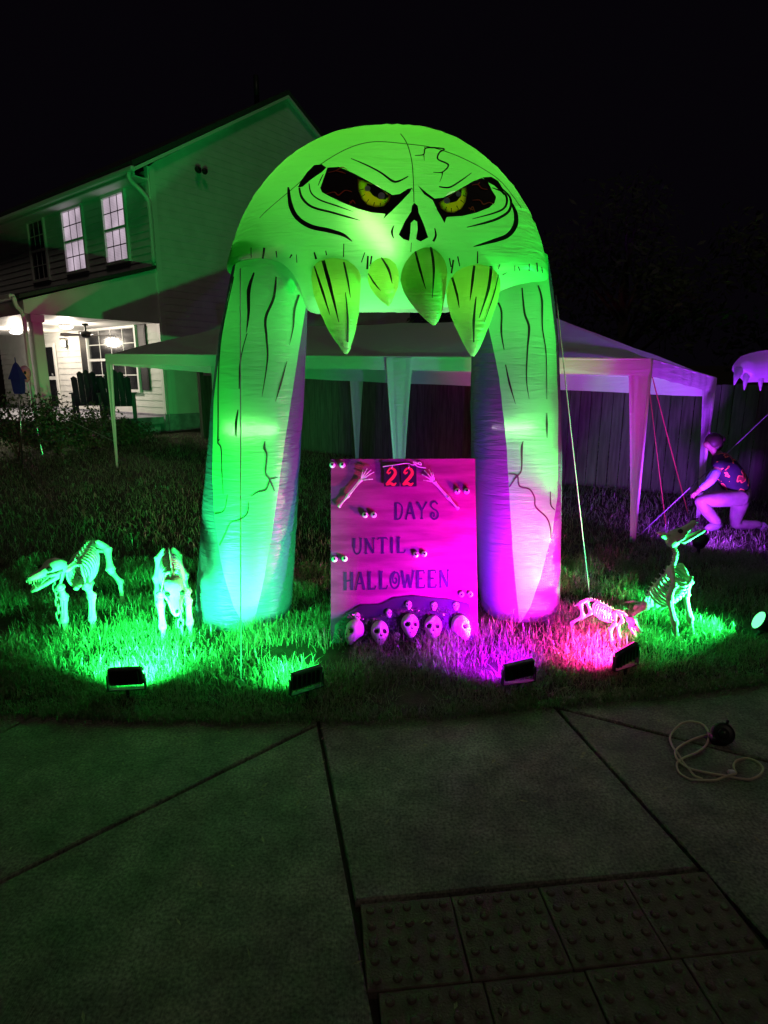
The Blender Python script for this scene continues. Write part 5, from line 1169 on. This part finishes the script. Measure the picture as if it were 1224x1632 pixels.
# ------------------------------------------------------------------ clawed inflatable at the right edge
yc_ = 6.3; base = aty(1420, 840, yc_); base.z = gz(yc_)
ci = thing('inflatable_claw', 'purple lit inflatable with pointed claws reaching in at the right edge', 'inflatable', base)
b = MB(); b.tube(smooth_path([base, base + Vector((.05, 0, .8)), aty(1380, 600, yc_), aty(1310, 578, yc_), aty(1250, 582, yc_), aty(1205, 585, yc_), aty(1182, 590, yc_), aty(1175, 597, yc_)]), list(np.interp(range(43), [0, 10, 25, 34, 38, 42], [.35, .28, .17, .14, .085, .02])), 16); b.build('arm', M['claw'], ci, True)
for (u0, v0, u1, v1) in ((1178, 590, 1170, 614), (1192, 588, 1186, 622), (1213, 588, 1212, 623), (1238, 588, 1240, 624)):
    a = aty(u0, v0, yc_ - .04); z_ = aty(u1, v1, yc_ - .08); b = MB(); b.tube(smooth_path([a, a.lerp(z_, .5) + Vector((-.015, -.02, 0)), z_]), list(np.linspace(.05, .003, 13)), 10); b.build('claw', M['claw'], ci, True)

lamp('inner_light', 'POINT', aty(1250, 584, yc_), 1.6, (.6, .05, 1), .05)

# ------------------------------------------------------------------ crouching person
PG = gpt(1150, 852); yp = PG.y
def K5(x, y, dy=0.0): return aty(1060 + x / 5.829, 620 + y / 5.829, yp + dy) 
def skin_obj(name, chains, m, parent, sub=2, root=0):
    vs_ = []; es = []; rad = []; idx = {}
    for ch in chains:
        last = None
        for key, p, r_ in ch:
            if key in idx: i = idx[key]
            else: i = len(vs_); idx[key] = i; vs_.append(p); rad.append(r_)
            if last is not None and (last, i) not in es: es.append((last, i))
            last = i
    o0 = WORLD[parent.name] if parent else PG
    me = bpy.data.meshes.new(name); me.from_pydata([tuple(v - o0) for v in vs_], es, []); o = bpy.data.objects.new(name, me); C.objects.link(o)
    sm = o.modifiers.new('skin', 'SKIN'); sm.use_smooth_shade = True; 
    lay = me.skin_vertices[0] if me.skin_vertices else None
    if lay is None: 
        bpy.context.view_layer.objects.active = o; lay = me.skin_vertices[0]
    for i, r_ in enumerate(rad):
        rr = r_ if hasattr(r_, '__len__') else (r_, r_); lay.data[i].radius = rr; lay.data[i].use_root = (i == root)
    ss = o.modifiers.new('subd', 'SUBSURF'); ss.levels = sub; ss.render_levels = sub
    if parent: o.parent = parent
    else: o.location = o0
    me.materials.append(m); WORLD[o.name] = o0; return o
nk, chs, bel, pel = K5(470, 585), K5(540, 690), K5(630, 850), K5(700, 975)
hipN, hipF = K5(690, 1010, -.1), K5(715, 1010, .1); kN, aN, tN = K5(310, 1035, -.14), K5(500, 1265, -.13), K5(400, 1290, -.15); kF, aF, tF = K5(640, 1262, .1), K5(900, 1262, .12), K5(945, 1318, .12)
shN, elN, wrN = K5(520, 690, -.19), K5(430, 850, -.24), K5(310, 945, -.2); shF, elF, wrF = K5(520, 690, .19), K5(400, 860, .16), K5(300, 960, .05)
hd_c = K5(425, 500)
body_ch = [[('pel', pel, .085), ('bel', bel, .09), ('chs', chs, .095), ('nk', nk, .042), ('hb', K5(452, 540), .06), ('hc', hd_c, .078), ('ht', K5(412, 455), .06)],
    [('hc', hd_c, .078), ('nose', K5(362, 530), .012)],
    [('pel', pel, .085), ('hipN', hipN, .07), ('kN', kN, .05), ('aN', aN, .034), ('tN', tN, .026)], [('pel', pel, .085), ('hipF', hipF, .07), ('kF', kF, .05), ('aF', aF, .034), ('tF', tF, .026)],
    [('chs', chs, .09), ('shN', shN, .05), ('elN', elN, .036), ('wrN', wrN, .025), ('pmN', K5(282, 965, -.2), .026)], [('chs', chs, .09), ('shF', shF, .05), ('elF', elF, .036), ('wrF', wrF, .025), ('pmF', K5(270, 975, .05), .026)]]
for k, (dx, dy_) in enumerate(((-34, 12), (-36, 22), (-30, 32), (-22, 40))): body_ch.append([('pmN', None, 0), ('f%d' % k, K5(282 + dx * .6, 965 + dy_ * .6, -.215 + k * .012), .009), ('g%d' % k, K5(282 + dx * .8, 965 + dy_ + 12, -.215 + k * .012), .008)])
body_ch.append([('pmN', None, 0), ('th', K5(285, 985, -.225), .01), ('th2', K5(268, 998, -.225), .009)])
for k, dz_ in enumerate((0, 8, 16, 24)): body_ch.append([('pmF', None, 0), ('h%d' % k, K5(250, 978 + dz_, .05), .009), ('i%d' % k, K5(240, 992 + dz_, .05), .008)])
person = skin_obj('person', body_ch, M['skin'], None)
tag(person, 'person kneeling on one knee by the fence in dark orange-patterned shirt and pale trousers', 'person')
shirtm = mat('dark_print_shirt', (.012, .012, .025), .8); nt = shirtm.node_tree; vo = nt.nodes.new('ShaderNodeTexNoise'); vo.inputs['Scale'].default_value = 11; vo.inputs['Detail'].default_value = 1
tcn = nt.nodes.new('ShaderNodeTexCoord'); nt.links.new(tcn.outputs['Object'], vo.inputs[0]); rpn = nt.nodes.new('ShaderNodeValToRGB'); rpn.color_ramp.interpolation = 'CONSTANT'
rpn.color_ramp.elements[0].color = (.012, .012, .025, 1); rpn.color_ramp.elements[1].position = .6; rpn.color_ramp.elements[1].color = (.9, .25, .08, 1); e_ = rpn.color_ramp.elements.new(.655); e_.color = (.2, .03, .03, 1)
nt.links.new(vo.outputs[0], rpn.inputs[0]); nt.links.new(rpn.outputs[0], nt.nodes['Principled BSDF'].inputs['Base Color'])
skin_obj('shirt', [[('p', K5(715, 985), .135), ('b', bel, .15), ('c', chs, .14), ('n', K5(490, 615), .06)], [('c', chs, .12), ('s', shN, .072), ('e', shN.lerp(elN, .45), .062)], [('c', chs, .12), ('s2', shF, .072), ('e2', shF.lerp(elF, .45), .062)]], shirtm, person)
skin_obj('trousers', [[('p', pel + (bel - pel) * .2, .11), ('p1', pel, .115), ('h', hipN, .098), ('hm', hipN.lerp(kN, .55), .092), ('k', kN, .074), ('km', kN.lerp(aN, .5), .066), ('a', aN, .05)], [('p1', pel, .11), ('h2', hipF, .098), ('k2', kF, .068), ('km2', kF.lerp(aF, .5), .058), ('a2', aF, .048)]], M['khaki'], person, root=1)
skin_obj('sleeve', [[('s', shN.lerp(elN, .3), .05), ('e', elN, .046), ('m', elN.lerp(wrN, .5), .04), ('w', wrN.lerp(elN, .06), .033)]], M['sleeve'], person)
skin_obj('sleeve', [[('s', shF.lerp(elF, .3), .05), ('e', elF, .046), ('m', elF.lerp(wrF, .5), .04), ('w', wrF.lerp(elF, .06), .033)]], M['sleeve'], person)
b = MB(); b.ell(K5(452, 480), (.084, .088, .086), nu=16, nv=12); b.ell(K5(478, 520), (.06, .075, .07)); b.ell(K5(525, 470), (.04, .04, .042)); b.build('hair', M['hair'], person, True)
for a_2, t_2 in ((aN, tN), (aF, tF)): b = MB(); b.tube([a_2 + (a_2 - t_2) * .25, a_2.lerp(t_2, .3), a_2.lerp(t_2, .8), t_2 + (t_2 - a_2) * .25], [.03, .048, .045, .02], 10); b.build('shoe', M['shoe'], person, True)

# ------------------------------------------------------------------ cord and timer on the sidewalk
def K6(x, y): return G(980 + x / 5.016, 1080 + y / 5.016)
cp = [(775, 462), (690, 480), (600, 515), (520, 560), (482, 610), (485, 655), (530, 700), (600, 740), (700, 765), (800, 785), (880, 796), (990, 818), (1080, 825), (1150, 795), (1182, 740), (1130, 682), (1040, 655), (965, 682), (945, 725), (965, 775), (925, 802), (870, 818), (800, 832), (700, 832), (600, 824), (520, 780), (492, 720), (507, 680), (560, 648), (630, 620), (700, 580), (740, 525), (745, 465), (700, 400), (610, 375), (530, 392), (460, 445), (438, 510), (460, 575), (505, 635), (545, 690), (600, 755), (640, 800), (700, 822)]
P_ = []
for i, q in enumerate(cp): p = K6(*q); p.z = .008 + (.008 if i in (4, 5, 20, 21, 37, 38, 39) else 0) + (.01 if 31 < i < 36 else 0); P_.append(p)
o0 = K6(700, 600); cord = thing('extension_cord', 'beige cord lying in loose loops on the sidewalk', 'cord', o0)
b = MB(); b.tube(smooth_path(P_), .0052, 8); b.build('cable', M['cord'], cord, True)
p = K6(930, 778); p.z = .014; b = MB(); b.box(p, (.03, .02, .02), ch=.004); b.build('tie', M['white'], cord)
p = K6(850, 520); p.z = 0; o = thing('outdoor_timer', 'round black outlet timer lying at the end of the beige cord', 'timer', p)
b = MB(); nn = Vector((-.3, -.75, .55)).normalized(); c_ = p + Vector((0, 0, .05)); b.tube([c_ - nn * .03, c_ - nn * .026, c_ + nn * .018, c_ + nn * .026], [.042, .05, .052, .04], 22); b.box(c_ + Vector((-.03, 0, -.03)), (.05, .05, .04), ch=.006); b.build('housing', M['black'], o, True)
b = MB(); b.tube([c_ + nn * .026, c_ + nn * .036], [.026, .022], 16); b.build('dial', M['lens'], o, True)
b = MB(); b.tube([c_ + Vector((.02, .01, .045)), c_ + Vector((.024, .01, .068))], .007, 8); b.build('button', M['black'], o, True)

# ------------------------------------------------------------------ bits of leaf and grit on the sidewalk
b = MB(); r_ = random.Random(12)
for k in range(420):
    x = r_.uniform(-2.6, 2.6); y = edge_y(x) - abs(r_.gauss(0, .35)) - .01 if k % 3 else r_.uniform(1.2, 3.1)
    if y < .9: continue
    a = r_.uniform(0, 6.28); L_ = r_.uniform(.003, .016) if k % 9 else .022; w_ = L_ * r_.uniform(.12, .5); ux, uy = math.cos(a), math.sin(a); z = .002 + r_.random() * .004
    b.add([(x - ux * L_, y - uy * L_, z), (x + uy * w_, y - ux * w_, z + .003), (x + ux * L_, y + uy * L_, z + r_.random() * .004), (x - uy * w_, y + ux * w_, z + .001)], [(0, 1, 2, 3)])
tag(b.build('litter', mat('dry_litter', (.2, .17, .1), .8, (.38, .34, .22), 60, 2)), 'dry leaf bits and grass clippings scattered over the sidewalk', 'litter', kind='stuff')
